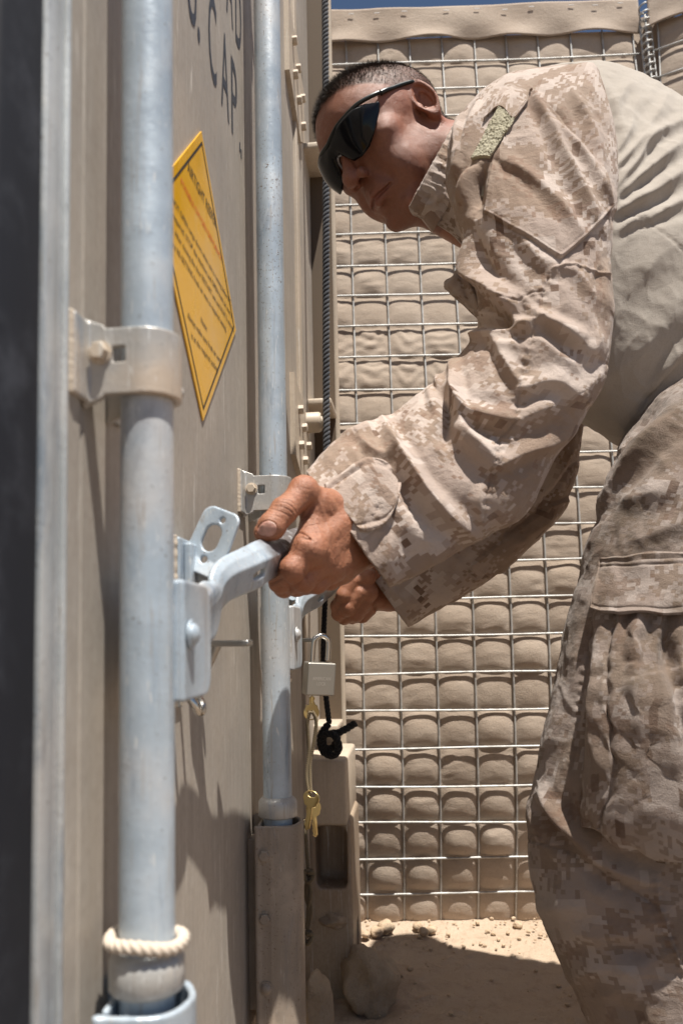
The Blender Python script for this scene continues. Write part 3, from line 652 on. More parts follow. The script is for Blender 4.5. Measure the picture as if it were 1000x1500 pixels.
def build_gabion(name, org, xdir, ncol, u0, nrow, label, group, seed, use_prof):
    """org: foot of column 0; xdir: unit direction of the wall in plan; out = camera side"""
    org = np.asarray(org, float); xd = _n(np.array([xdir[0], xdir[1], 0.])); od = np.array([xd[1], -xd[0], 0.])
    base = prof(0)[0]
    def pt(u, s, o):
        y, z = prof(s); ny, nz = prof_n(s)
        off = (base-y)-0*s; off = off-o*ny
        return org+xd*np.asarray(u)[..., None]+od*np.asarray(off)[..., None]+np.array([0, 0, 1.])*(z+o*nz)[..., None]
    rs = np.random.RandomState(seed)
    g = thing(name, org, label, 'barrier', group)
    # liner: one cloth pressed through the mesh, a pillow in every cell
    K = 16; nu, ns = ncol*K+1, nrow*K+1
    u = np.linspace(0, ncol*CELL, nu); s = np.linspace(0, nrow*CELL, ns); U, S = np.meshgrid(u, s, indexing='ij')
    ci, cj = np.clip((U/CELL-1e-6).astype(int), 0, ncol-1), np.clip((S/CELL-1e-6).astype(int), 0, nrow-1)
    fu, fs = U/CELL-ci, S/CELL-cj
    amp = (np.interp(np.arange(nrow), [0, 3, 6, 12, 26], [.0120, .0105, .0082, .0068, .0058])[None, :]*(1+.28*rs.randn(ncol, nrow).clip(-2, 2))); tilt = .22+.12*rs.randn(ncol, nrow)
    q = np.stack([U, S, 0*U+seed*3.], -1)
    warp = noise(q*22)*.10
    a = .16+.84*(1-np.abs(2*(fu+warp*.3)-1).clip(0, 1)**2.6); fv = np.clip(fs+warp*.4, 0, 1); b = np.sin(math.pi*fv**.86).clip(0, 1)**.72
    
    pil = a.clip(0, 1)*b*amp[ci, cj]*(1-.35*(fs-.5)*tilt[ci, cj]*2)
    wr = noise(np.stack([U*26, S*90, q[..., 2]], -1)+warp[..., None]*3)
    creas = np.maximum(noise(np.stack([U*9, S*12, q[..., 2]+5], -1)), 0); rowk = rs.rand(nrow) < .18; rowm = np.where(rowk, 1, .16)[cj]
    rowm = np.where((cj >= 15) & (cj <= 16) & (nrow > 20), .9, rowm)
    band = (cj >= 15) & (cj <= 16) & (nrow > 20)
    arcw = np.sin(2*math.pi*(S/CELL*2.6+.9*np.cos(2*math.pi*(U/CELL-.5))*.5+noise(np.stack([U*14, S*14, q[..., 2]], -1))*1.6))
    d = pil+wr*.0022*(.2+rowm)*a+creas*.014*wr*rs.rand(ncol, nrow)[ci, cj]**2*a+creas*.006*rowm*wr+np.where(band, arcw*.0015*a.clip(0, 1)*(.4+.6*np.sin(math.pi*fv)), 0)+noise(q*np.array([70, 70, 1]))*.0006
    dent = np.maximum(noise(q*np.array([38, 38, 1])+7)-.38, 0); d = d-dent*.008
    V = pt(U, S, d-.0015).reshape(-1, 3)
    i, j = np.meshgrid(np.arange(nu-1), np.arange(ns-1), indexing='ij'); k = (i*ns+j).ravel()
    mk('fabric_liner', V, np.stack([k, k+ns, k+ns+1, k+1], 1), M['liner'], g, True)
    # wires
    vs = np.linspace(0, nrow*CELL, nrow*3+1); w0 = None
    for c in range(ncol+1):
        uu = c*CELL+.0015*rs.randn()
        if w0 is None: w0 = mk('wire', *tube(pt(np.full(len(vs), uu), vs, .0030), .0021, 6), M['wire'], g, True); u00 = uu
        else: again(w0, g, off=xd*(uu-u00))
    for r in range(nrow+1):
        us = np.linspace(-.01, ncol*CELL+.01, ncol*2+1); sag = .0014*np.sin(us*9+rs.rand()*6)+.0008*rs.randn(); ss = r*CELL+sag
        mk('wire', *tube(pt(us, ss, .0066+0*us+.0012*np.sin(us*7+r)), .0023, 6), M['wire'], g, True)
    # folded hem over the top, stitched with staples
    s1 = nrow*CELL
    us = np.linspace(-.02, ncol*CELL+.012, ncol*14); hs = np.array([-.016, -.012, 0, .014, .03, .045, .058, .066, .070, .070, .064])
    U, H = np.meshgrid(us, hs, indexing='ij')
    wav = .0035*np.sin(U*17+.5)+.006*noise(np.stack([U*7, 0*U, 0*U+seed], -1)); low = np.clip(1-(H+.016)/.03, 0, 1)
    o = .016+.006*noise(np.stack([U*9, H*20, 0*U+3], -1))+low*.007*np.sin(U*31+1)
    o[:, -1] -= .03; o[:, -2] -= .008
    Hh = s1+H+low*wav+.004*noise(np.stack([U*4, 0*U, 0*U+8], -1))
    V = pt(U, Hh, o).reshape(-1, 3); m_ = len(hs)
    i, j = np.meshgrid(np.arange(len(us)-1), np.arange(m_-1), indexing='ij'); k = (i*m_+j).ravel()
    hem = mk('hem_flap', V, np.stack([k, k+m_, k+m_+1, k+1], 1), M['liner_edge'], g, True)
    md = hem.modifiers.new('thick', 'SOLIDIFY'); md.thickness = .0025; md.offset = -1
    st = None; k = 0
    for uu in np.arange(.03, ncol*CELL, .072):
        uu = uu+.008*rs.randn(); c = pt(np.array(uu), np.array(s1+.053+.003*rs.randn()), np.array(.0195))
        if st is None: st = mk('staple', *box(c, (.013, .0016, .0022), .0005, 1, np.stack([xd, -od, [0, 0, 1]], 1)), M['staple'], hem, False)
        else: again(st, hem, c)
    return g, pt
rot = math.atan(.11); xd = np.array([math.cos(rot), math.sin(rot)])
foot = np.array([-.1188, prof(0)[0]-.0131, 0])-np.array([xd[0], xd[1], 0])*3*CELL
gab, gpt = build_gabion('gabion_barrier', foot, xd, 12, 0, 27, 'sand coloured fabric barrier in a welded wire grid, straight behind the bending man', 'fabric lined wire barriers', 3, True)
cor = foot+np.array([xd[0], xd[1], 0])*(12*CELL+.012)
xd2 = np.array([math.cos(math.radians(-22)), math.sin(math.radians(-22))])
gab2, gpt2 = build_gabion('gabion_barrier', cor+np.array([.004, -.010, 0]), xd2, 9, 0, 27, 'second wire and fabric barrier angling towards the camera at the upper right corner', 'fabric lined wire barriers', 8, True)
tz = np.linspace(0, 27*CELL+.05, 60); yy, zc_ = prof(tz); V = []
for k, (dx, dy) in enumerate(((-.05, -.004), (-.02, .012), (.004, .022), (.030, .014), (.07, -.02))):
    V.append(np.stack([cor[0]+dx+0*tz, cor[1]-(prof(0)[0]-yy)+dy, zc_], 1))
V = np.concatenate(V); k = 60; mk('liner_corner', V, [(i*k+j, (i+1)*k+j, (i+1)*k+j+1, i*k+j+1) for i in range(4) for j in range(k-1)], M['liner'], gab, True)
# coil that pins the two panels together
y, z = prof(np.array(27*CELL)); tz = np.linspace(.2, 27*CELL+.05, 1500); yy, zc_ = prof(tz)
ccx = cor[0]+.005; cyy = cor[1]-(prof(0)[0]-yy)-.016
mk('coil_hinge', *join(tube(np.stack([ccx+.0115*np.cos(tz*2*math.pi/.0205), cyy+.0115*np.sin(tz*2*math.pi/.0205), zc_], 1), .0021, 6), tube(np.stack([0*tz[::40]+ccx+.001, cyy[::40], zc_[::40]], 1), .0028, 6),
     tube(np.stack([0*tz[::40]+ccx-.012, cyy[::40]+.002, zc_[::40]], 1), .0021, 6), tube(np.stack([0*tz[::40]+ccx+.013, cyy[::40]+.002, zc_[::40]], 1), .0021, 6)), M['wire'], gab, True)
cab = [P(975, -8, 2.3), P(985, 6, 2.3), P(1004, 22, 2.32), P(1050, 60, 2.35)]
setp(mk('cable', *tube(catmull([P(940, -60, 2.3)]+cab, 30), .0045, 8), M['cable'], None, True), 'black cable crossing the sky at the top right corner', 'cable')

# ------------------------------------------------------------------ stones, clods and gravel
def rock(c, r, seed, k=.28, det=3, flat=0):
    bm = bmesh.new(); bmesh.ops.create_icosphere(bm, subdivisions=det, radius=1); V, Fc = bmout(bm)
    d = 1+k*noise(V*1.3+seed*7.1)+k*.5*noise(V*2.9+seed)+k*.2*noise(V*6+seed)
    V = V*d[:, None]; V = np.sign(V)*np.abs(V)**(1-.15*flat)
    return V*np.asarray(r)+np.asarray(c), Fc
b1 = PZ(545, 1478, .0)
setp(mk('stone', *rock(b1+np.array([-.002, .01, .042]), (.040, .045, .056), 4, .5, 4), M['stone'], None, True), 'big rounded dusty stone on the sand beside the container corner', 'stone')
b2 = PX(466, 1500, -.155); b2[2] = 0
setp(mk('stone', *rock((P(466, 1480, 1.24)[0], 1.24, .052), (.022, .03, .050), 9, .4, 4, 1), M['stone'], None, True), 'narrow upright stone propped under the container corner casting', 'stone')
b3 = P(496, 1328, 1.40)
setp(mk('dirt_pile', *rock(P(497, 1335, 1.43)+np.array([-.01, 0, -.008]), (.032, .04, .016), 15, .35, 4), M['stone'], None, True), 'small heap of dirt lying in the container corner casting', 'dirt')
cl = [(535, 1366, .010, .007, 'small'), (551, 1363, .014, .010, 'pale'), (565, 1358, .017, .015, 'largest'), (611, 1357, .010, .011, ''), (620, 1363, .010, .009, ''), (631, 1360, .011, .008, ''), (758, 1352, .009, .007, ''), (600, 1416, .006, .005, '')]
lb_ = ['leftmost small clod at the foot of the wire barrier', 'flat pale clod leaning on the largest clod', 'largest crumbly clod at the foot of the wire barrier', 'tallest of the three clods close together under the barrier', 'middle one of the three clods close together under the barrier', 'rightmost of the three clods close together under the barrier', 'lone clod under the barrier next to the trouser leg', 'lone pebble out on the sunlit sand']
for i, (px, py, w, h, _) in enumerate(cl):
    p = PZ(px, py+5, .016)
    setp(mk('clod', *rock(p+np.array([0, 0, h*.45]), (w, w*.9, h), 20+i*3, .38, 3), M['clod'], None, True), lb_[i], 'clod', 'clods on the sand')
bits = []
rs = np.random.RandomState(3)
for i in range(900):
    x, y = rs.uniform(-.15, .75), rs.uniform(1.15, 1.80)
    if rs.rand() < .5: y = rs.uniform(1.6, 1.78)
    r = .0009+.0050*rs.rand()**4
    bits.append(rock((x, y, .022*sstep(1.5, 1.78, y)+r*.1), (r, r*(.7+.5*rs.rand()), r*.7), i, .5, 1))
mk('gravel', *join(*bits), M['clod'], None, False, kind='stuff')
# ------------------------------------------------------------------ the person
# cloth and skin materials
def m_camo(name, fade=0.0, px=.0042, dirt=0.0, dk=1.0):
    m = mat(name, (.5, .4, .33), .95, sheen=.15, spec=.15); n = N(m); uv = n.coord('UV'); g = n.geo()
    def snap(s):
        v = n.new('ShaderNodeVectorMath', operation='SNAP'); n.put(v.inputs[0], uv); v.inputs[1].default_value = (s, s, s); return v.outputs[0]
    p1, p2 = snap(px), snap(px*2)
    def blob(sc, seed, lo, grain, p, squash=(1, .75, 1)):
        a = n.noise(n.map(p, squash, (0, 0, .0), (seed, seed*.7, 0)), sc, 3, .55); w = n.new('ShaderNodeTexWhiteNoise', noise_dimensions='3D'); n.put(w.inputs[0], n.map(p, (1, 1, 1), (0, 0, 0), (seed, 0, 0)))
        s = n.math('ADD', a, n.math('MULTIPLY', n.math('SUBTRACT', w.outputs[0], .5), grain)); return n.math('GREATER_THAN', s, lo)
    base, light, mid, dark, brown = (.395, .312, .266), (.50, .418, .37), (.26, .182, .13), (.15, .088, .058), (.235, .15, .105)
    base, light, mid, dark, brown = (tuple(v*dk for v in q) for q in (base, light, mid, dark, brown))
    c = n.mix(blob(17, 3.1, .52, .06, p2), base, light)
    c = n.mix(n.math('MULTIPLY', blob(12, 7.7, .53, .11, p1), .85-fade*.3), c, mid)
    c = n.mix(n.math('MULTIPLY', blob(26, 11.3, .595, .10, p1), .8-fade*.3), c, brown)
    c = n.mix(n.math('MULTIPLY', blob(30, 21.9, .655, .07, p2), .95-fade*.3), c, dark)
    c = n.mix(n.ramp(n.noise(g, 14, 5, .65), .4, .7, 0, .25), c, (.48*dk, .39*dk, .32*dk))
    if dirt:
        sx = n.new('ShaderNodeSeparateXYZ'); n.put(sx.inputs[0], g); hi = n.ramp(n.math('ADD', sx.outputs[2], n.math('MULTIPLY', n.noise(g, 6, 4), .2)), .48, .72, .25, 1)  # dirt eased off low down: sunlight on the lower leg put into the colour
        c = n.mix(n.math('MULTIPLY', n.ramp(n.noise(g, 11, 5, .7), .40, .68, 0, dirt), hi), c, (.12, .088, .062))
    w = n.noise(g, 900, 2, .7); w2 = n.noise(n.map(g, (1, 1, 1)), 220, 4, .7)
    c = n.mix(n.math('MULTIPLY', n.ramp(w2, .5, .72), .22), c, (.25, .19, .15))
    cr = n.noise(n.map(g, (1, 1, 1.5), (0, .5, 0)), 75, 5, .65, .7)
    n.out(c, None, n.bump(n.math('ADD', n.math('ADD', w, w2), n.math('MULTIPLY', cr, 1.7)), .0009, .8)); return m
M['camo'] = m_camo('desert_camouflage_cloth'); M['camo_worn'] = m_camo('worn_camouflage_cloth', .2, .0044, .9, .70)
def m_skin():
    m = mat('tanned_skin', (.42, .2, .12), .42, spec=.5); n = N(m); g = n.geo()
    a = n.new('ShaderNodeAttribute'); a.attribute_name = 'Col'; c = a.outputs[0]
    c = n.mix(n.ramp(n.noise(g, 70, 5, .65), .40, .66, 0, .35), c, n.mix(.55, c, (.30, .10, .05)))
    c = n.mix(n.ramp(n.noise(g, 520, 3, .7), .55, .72, 0, .25), c, n.mix(.5, c, (.22, .09, .05)))
    pore = n.vor(g, 900); fine = n.noise(g, 1300, 3, .7); ln = n.noise(n.map(g, (260, 900, 260), (.3, .5, .2)), 1, 3, .6)
    n.out(c, n.ramp(n.noise(g, 120, 4), .35, .65, .34, .52), n.bump(n.math('ADD', n.math('ADD', n.math('MULTIPLY', pore, .5), fine), n.math('MULTIPLY', ln, .8)), .0006, .8))
    n.b.inputs['Subsurface Weight'].default_value = .12; n.b.inputs['Subsurface Radius'].default_value = (.009, .003, .0015); n.b.inputs['Subsurface Scale'].default_value = .5
    return m
M['skin'] = m_skin()
M['hair'] = mat('dark_brown_hair', (.026, .016, .010), .62, spec=.3)
M['lens'] = mat('black_lens', (.004, .004, .005), .12, spec=.3); M['frame'] = mat('black_plastic', (.008, .010, .008), .32)
M['nosepad'] = mat('grey_nose_piece', (.34, .34, .36), .3); M['button'] = mat('tan_button', (.36, .30, .22), .4)
M['boot'] = mat('tan_suede', (.32, .23, .15), .9); M['belt'] = mat('tan_webbing', (.28, .22, .15), .9)

# ---- head: pose found from the ear, nose, mouth, chin and crown
HM = np.array([[.51509, -.62103, -.59077], [-.82619, -.54325, -.14926], [.22824, -.56497, .79292]])
HS = .9492; HO = np.array([-.0119, 1.1205, 1.3267])
def hw(v): return (np.asarray(v, float)*HS) @ HM.T+HO
def to_h(p): return (p-HO) @ HM/HS
def rotx(a): c, s = math.cos(a), math.sin(a); return np.array([[1, 0, 0], [0, c, -s], [0, s, c]])
def roty(a): c, s = math.cos(a), math.sin(a); return np.array([[c, 0, s], [0, 1, 0], [-s, 0, c]])
def rotz(a): c, s = math.cos(a), math.sin(a); return np.array([[c, -s, 0], [s, c, 0], [0, 0, 1]])
NB = P(722, 262, 1.12)
def head_sdf(pw):
    q = to_h(pw); m = q.copy(); m[:, 0] = np.abs(m[:, 0])
    d = sd_ell(m, (0, -.010, .040), (.079, .104, .076))
    d = smin(d, sd_ell(m, (0, .034, .036), (.069, .071, .078)), .03)
    d = smin(d, sd_ell(m, (0, .046, -.030), (.056, .052, .070)), .022)
    d = smin(d, sd_cap(m, (.052, .004, -.052), (.022, .078, -.098), .017, .014), .022)
    d = smin(d, sd_ell(m, (0, .070, -.102), (.029, .021, .019)), .016)
    d = smin(d, sd_ell(m, (.047, .062, -.004), (.022, .024, .018)), .018)
    d = smin(d, sd_ell(m, (.037, .055, -.048), (.028, .034, .037)), .018); d = smin(d, sd_ell(m, (.046, .012, -.040), (.021, .034, .040)), .016)
    d = smin(d, sd_cap(m, (.012, .094, .034), (.048, .076, .036), .010, .008), .012)
    d = smin(d, sd_ell(m, (0, .082, -.058), (.034, .026, .028)), .014)
    d = smax(d, -sd_ell(m, (.032, .105, .016), (.019, .016, .012)), .012)
    d = smin(d, sd_sph(m, (.032, .079, .015), .0135), .004)
    # nose
    d = smin(d, sd_cap(m, (0, .092, .024), (0, .118, -.014), .0075, .0105), .010)
    d = smin(d, sd_sph(m, (0, .1225, -.021), .0125), .006)
    d = smin(d, sd_ell(m, (.0145, .109, -.0258), (.0092, .0115, .0092)), .005)
    d = smax(d, -sd_ell(m, (.0082, .1135, -.0352), (.0046, .0068, .0060)), .003)
    d = smax(d, -sd_cap(m, (.024, .104, -.026), (.034, .094, -.056), .003, .002), .016)
    # mouth
    d = smax(d, -sd_cap(m, (0, .112, -.0475), (0, .1085, -.041), .0022), .005)
    d = smin(d, sd_cap(m, (0, .1065, -.0570), (.025, .0945, -.0635), .0060, .0030), .004)
    d = smin(d, sd_cap(m, (0, .1050, -.0705), (.023, .0935, -.0668), .0072, .0034), .004)
    d = smax(d, -sd_cap(m, (0, .1110, -.0635), (.027, .0955, -.0655), .0024, .0026), .0022)
    d = smax(d, -sd_ell(m, (0, .101, -.0835), (.020, .007, .005)), .007)
    # ears
    e = (m-np.array([.0760, -.014, .004]))/.87 @ (rotx(.12) @ rotz(.58)); ex, ey, ez = e[:, 0], e[:, 1], e[:, 2]; ey = ey-.10*ez
    ey2 = np.where(ez < -.006, ey*(1+.30*sstep(-.006, -.028, ez)), ey); rr = np.hypot(ey2/.0185, ez/.0330); E_ = np.stack([ex, ey, ez], -1)
    dish = np.maximum((rr-1)*.0178, np.abs(ex-.0005-.0080*rr**2.2)-.0026)
    helix = np.hypot((rr-.95)*.0190, ex-.0098)-.0034
    anti = np.hypot(np.hypot((ey+.001)/.0105, (ez+.003)/.0205)*.0110-.0110, ex-.0062)-.0024; anti = np.maximum(anti, ey-.007)
    lobe = sd_ell(E_, (.0050, .0015, -.0285), (.0045, .0080, .0085)); tragus = sd_ell(E_, (.0050, .0125, -.006), (.0042, .0042, .0068))
    ear = smin(smin(smin(dish, helix, .003), anti, .0022), lobe, .006); ear = smin(ear, tragus, .002)
    ear = np.minimum(ear, np.maximum(sd_ell(E_, (-.0075, .004, -.002), (.009, .0135, .024)), -9))
    d = smin(d, ear, .0045)
    d = d-.0006*noise(m*90)
    # neck with the sternomastoid
    d = d*HS
    a0 = hw((0, -.030, -.035))
    nk = sd_cap(pw, a0, NB, .0545, .066); d = smin(d, nk, .030)
    d = smin(d, sd_cap(pw, hw((0, .036, -.088)), P(706, 330, 1.10), .030, .040), .022)
    for sx in (1, -1): d = smin(d, sd_cap(pw, hw((sx*.060, -.020, -.030)), NB+np.array([-.035, -.02*sx, -.05]), .011, .012), .018)
    return d
# ---- hands
def J(x, y, Y): return P(x, y, Y)
def hand_sdf(pw, H):
    d = None
    for a, b, ra, rb in H['palm']:
        c = sd_cap(pw, a, b, ra, rb); d = c if d is None else smin(d, c, .010)
    for fing in H['fingers']:
        f = None
        for (a, ra), (b, rb) in zip(fing[:-1], fing[1:]):
            c = sd_cap(pw, a, b, ra, rb); f = c if f is None else smin(f, c, .0030)
        for (a, ra) in fing[1:-1]: f = smin(f, sd_sph(pw, a, ra*1.03), .002)
        d = smin(d, f, .0026)
    for a, b in H.get('tendons', []): d = smin(d, sd_cap(pw, a, b, .0105, .0048), .006)
    for a, ra in H.get('knuckles', []): d = smin(d, sd_sph(pw, a, ra), .008)
    for a, b, r in H.get('creases', []): d = smax(d, -sd_cap(pw, a, b, r), .0018)
    d = d-.0005*noise(pw*130)-.0003*noise(pw*320)
    return d
E1 = .075
L = {}
L['wr'] = [J(520, 752, .742+E1), J(530, 796, .755+E1)]
tm, ti, tt, te = J(445, 722, .668+E1), J(416, 748, .650+E1), J(398, 771, .642+E1), J(386, 780, .642+E1)
im, ip, idp, it = J(451, 806, .665+E1), J(428, 834, .655+E1), J(410, 853, .674+E1), J(421, 848, .700+E1)
mm, mp, md_, mt = J(468, 822, .680+E1), J(444, 849, .674+E1), J(416, 859, .694+E1), J(424, 854, .718+E1)
rm, rp, rd, rt = J(486, 834, .698+E1), J(463, 852, .693+E1), J(434, 859, .712+E1), J(440, 856, .735+E1)
pm, pp, pd, pt = J(500, 838, .718+E1), J(484, 849, .715+E1), J(457, 855, .728+E1), J(456, 852, .748+E1)
_nz = _n(np.array([-.20, -1, .55])); _ty = _n((te-ti)-_nz*np.dot(te-ti, _nz)); _tx = np.cross(_ty, _nz)
hand_l = dict(palm=[(L['wr'][0], im, .0235, .0175), (L['wr'][0], J(462, 738, .682+E1), .0225, .0165), (L['wr'][1], mm, .0225, .0155), (L['wr'][1], rm, .0215, .014), (L['wr'][1], pm, .0205, .0125), (J(478, 770, .70+E1), J(478, 815, .705+E1), .020, .018),
              (L['wr'][0], L['wr'][1], .0235, .022), (L['wr'][0], J(640, 690, .83+E1*.7), .025, .033), (L['wr'][1], J(640, 720, .84+E1*.7), .024, .033), (J(462, 738, .682+E1), im, .0125, .0115)],
              fingers=[[(J(470, 742, .684+E1), .0150), (tm, .0128), (ti, .0124), (tt, .0124), (te, .0092)], [(im, .0140), (ip, .0122), (idp, .0102), (it, .0085)], [(mm, .0140), (mp, .0120), (md_, .0105), (mt, .009)], [(rm, .0130), (rp, .0115), (rd, .010), (rt, .0085)], [(pm, .0118), (pp, .0100), (pd, .0085), (pt, .0075)]],
              tendons=[(J(505, 762, .70+E1), im+np.array([.002, -.011, .001])), (J(508, 778, .705+E1), mm+np.array([.002, -.011, .001])), (J(512, 794, .715+E1), rm+np.array([.002, -.010, .001]))],
              knuckles=[(tm+np.array([0, -.002, .003]), .0128), (im+np.array([.004, -.004, 0]), .013)],
              creases=[(J(425, 741, .634+E1), J(410, 754, .628+E1), .0016), (J(428, 744, .634+E1), J(412, 758, .629+E1), .0014), (J(433, 783, .648+E1), J(452, 790, .648+E1), .0016), (J(424, 806, .645+E1), J(434, 818, .640+E1), .0016)],
              nail=(tt+_nz*.0088+_ty*.0048, np.stack([_tx, _ty, _nz], 1), (.0078, .0092, .0034)))
E2 = 0.0
R_ = {}
R_['wr'] = [J(563, 838, 1.225), J(570, 872, 1.235)]
hand_r = dict(palm=[(R_['wr'][0], J(523, 842, 1.185), .024, .019), (R_['wr'][1], J(526, 880, 1.19), .023, .017), (R_['wr'][0], R_['wr'][1], .024, .023), (J(523, 842, 1.185), J(528, 885, 1.19), .019, .017), (R_['wr'][0], J(640, 800, 1.26), .025, .032)],
              fingers=[[(J(530, 820, 1.19), .0145), (J(516, 812, 1.175), .0125), (J(502, 818, 1.17), .0120), (J(492, 832, 1.172), .0095)], [(J(518, 850, 1.17), .0135), (J(505, 872, 1.168), .0120), (J(494, 888, 1.185), .010), (J(502, 880, 1.21), .0085)], [(J(526, 868, 1.172), .0135), (J(511, 890, 1.172), .0120), (J(496, 899, 1.19), .0105), (J(504, 888, 1.215), .009)],
                       [(J(532, 882, 1.18), .013), (J(521, 899, 1.182), .0118), (J(504, 905, 1.20), .010), (J(508, 894, 1.222), .0085)], [(J(540, 892, 1.20), .012), (J(530, 902, 1.20), .0105), (J(515, 905, 1.215), .009), (J(516, 896, 1.23), .0075)]],
              knuckles=[(J(538, 845, 1.172), .013), (J(542, 868, 1.175), .012)], creases=[(J(518, 895, 1.158), J(510, 880, 1.155), .0012)])
SHL, ELL = P(800, 195, .975), P(800, 550, .905); SHR, ELR = P(800, 300, 1.27), P(800, 690, 1.30)
HIP = P(1075, 540, 1.12); KN = P(880, 1185, .97)
def torso_sdf(p):
    d = sd_cap(p, NB+np.array([.05, 0, -.02]), HIP, .085, .085)
    d = smin(d, sd_cap(p, NB, NB+np.array([.05, 0, -.02]), .066, .085), .04)
    for s_, e_, w_, m0 in ((SHL, ELL, P(640, 705, .83+E1*.7), 1), (SHR, ELR, P(640, 800, 1.26), 1)):
        d = smin(d, sd_cap(p, NB+np.array([.06, 0, -.02]), s_, .06, .05), .03)
        d = smin(d, sd_cap(p, s_, e_, .046, .033), .02); d = smin(d, sd_cap(p, e_, w_, .033, .030), .015)
    for k, (hy, ky) in enumerate(((1.03, .97), (1.24, 1.22))):
        hp_ = np.array([HIP[0]+.02, hy+(.03, -.04)[k], HIP[2]-.09]); kk = np.array([KN[0]+.05+.20*k, ky-.01*k, KN[2]]); an = np.array([P(1000, 1600, .965)[0]+.20*k, ky-.01*k, .12])
        d = smin(d, sd_cap(p, hp_, kk, .062, .046), .03); d = smin(d, sd_cap(p, kk, an, .044, .034), .02)
    return d
def bb(pts, pad): pts = np.array(pts); return pts.min(0)-pad, pts.max(0)+pad
bodies = [(head_sdf, *bb([hw((sx*.10, fy, uz)) for sx in (-1, 1) for fy in (-.13, .14) for uz in (-.125, .14)]+[NB+.07, NB-.07], .004)),
          (lambda p: hand_sdf(p, hand_l), *bb([te, te+[0, 0, -.07], pm+[0, .05, -.03], tm+[0, -.02, .02], L['wr'][1], J(640, 720, .84+E1)+.035, J(640, 690, .83+E1)-.035], .02)),
          (lambda p: hand_sdf(p, hand_r), *bb([J(470, 820, 1.17), J(475, 920, 1.24), J(560, 800, 1.24), J(640, 800, 1.26)+.035], .02)),
          (torso_sdf, *bb([NB-.09, HIP+.12, SHL-.06, SHR+.06, ELL-.05, ELR+.05, P(640, 705, .88)-.04, np.array([HIP[0]+.1, .93, .05]), np.array([KN[0], 1.3, .06])], .01))]
def build_body(vox):
    lo = np.min([b[1] for b in bodies], 0)-.01; hi = np.max([b[2] for b in bodies], 0)+.01; B = 24
    nb = np.ceil((hi-lo)/(vox*B)).astype(int); g = openvdb.FloatGrid(1.0)
    ax = np.arange(B)*vox; loc = np.stack(np.meshgrid(ax, ax, ax, indexing='ij'), -1).reshape(-1, 3); half = B*vox*.5*1.75
    for i in range(nb[0]):
        for j in range(nb[1]):
            for k in range(nb[2]):
                o = lo+np.array([i, j, k])*B*vox; e = o+B*vox; ctr = ((o+e)/2)[None]
                act = [f for f, a, b in bodies if np.all(e > a) and np.all(o < b)]
                if not act: continue
                dc = min(float(f(ctr)[0]) for f in act)
                if dc > half+.03: continue
                if dc < -half-.03: g.fill((i*B, j*B, k*B), (i*B+B-1, j*B+B-1, k*B+B-1), -1.0); continue
                d = None
                for f in act: q = f(loc+o); d = q if d is None else smin(d, q, .004)
                g.copyFromArray(d.reshape(B, B, B).astype(np.float32), ijk=(i*B, j*B, k*B))
    pts, quads = g.convertToQuads(0.0); V = pts*vox+lo; Q = quads.astype(np.int64)
    a, b, c, dd = (V[Q[:, n_]] for n_ in range(4))
    if (a*np.cross(b, c)).sum()+(a*np.cross(c, dd)).sum() < 0: Q = Q[:, ::-1]
    return V, Q
BV, BQ = build_body(.0023)
def refine(V, Q, regions):
    """finer faces where skin shows, settled back onto the signed distance surface"""
    bm = bmesh.new(); vs = [bm.verts.new(v) for v in V]
    for q in Q: bm.faces.new([vs[i] for i in q])
    bm.verts.index_update(); n0 = len(V)
    for test, cuts, fn in regions:
        for _ in range(cuts):
            bm.verts.ensure_lookup_table(); co = np.array([v.co[:] for v in bm.verts]); ok = test(co)
            ed = [e for e in bm.edges if ok[e.verts[0].index] and ok[e.verts[1].index]]
            bmesh.ops.subdivide_edges(bm, edges=ed, cuts=1, use_grid_fill=True); bm.verts.index_update()
    bm.verts.ensure_lookup_table(); co = np.array([v.co[:] for v in bm.verts]); bm.normal_update()
    for test, cuts, fn in regions:
        k = np.where(test(co) & (np.arange(len(co)) >= n0))[0]; p = co[k]
        for _ in range(2):
            d0 = fn(p); e = 2e-4; g = np.stack([(fn(p+np.eye(3)[i]*e)-d0)/e for i in range(3)], 1); p = p-(g/np.maximum((g**2).sum(1), .2)[:, None])*d0[:, None]
        st_ = np.linalg.norm(p-co[k], axis=1) < .002; co[k[st_]] = p[st_]
    Fc = [tuple(v.index for v in f.verts) for f in bm.faces]; 
    nm = np.array([v.normal[:] for v in bm.verts]); bm.free(); return co, Fc, nm
def in_hand(p): q = proj(p); return (q[:, 0] > 368) & (q[:, 0] < 522) & (q[:, 1] > 690) & (q[:, 1] < 885) & (p[:, 1] < .87) & (p[:, 1] > .66)
def in_hand2(p): q = proj(p); return (q[:, 0] > 470) & (q[:, 0] < 580) & (q[:, 1] > 795) & (q[:, 1] < 920) & (p[:, 1] > 1.12) & (p[:, 1] < 1.26)
def in_face(p): q = to_h(p); return (np.abs(q[:, 0]) < .11) & (q[:, 1] > -.055) & (q[:, 1] < .15) & (q[:, 2] > -.125) & (q[:, 2] < .10) & (q[:, 0] > -.05)
BV, BF, BN = refine(BV, BQ, [(in_hand, 2, lambda p: hand_sdf(p, hand_l)), (in_hand2, 1, lambda p: hand_sdf(p, hand_r)), (in_face, 1, head_sdf)])
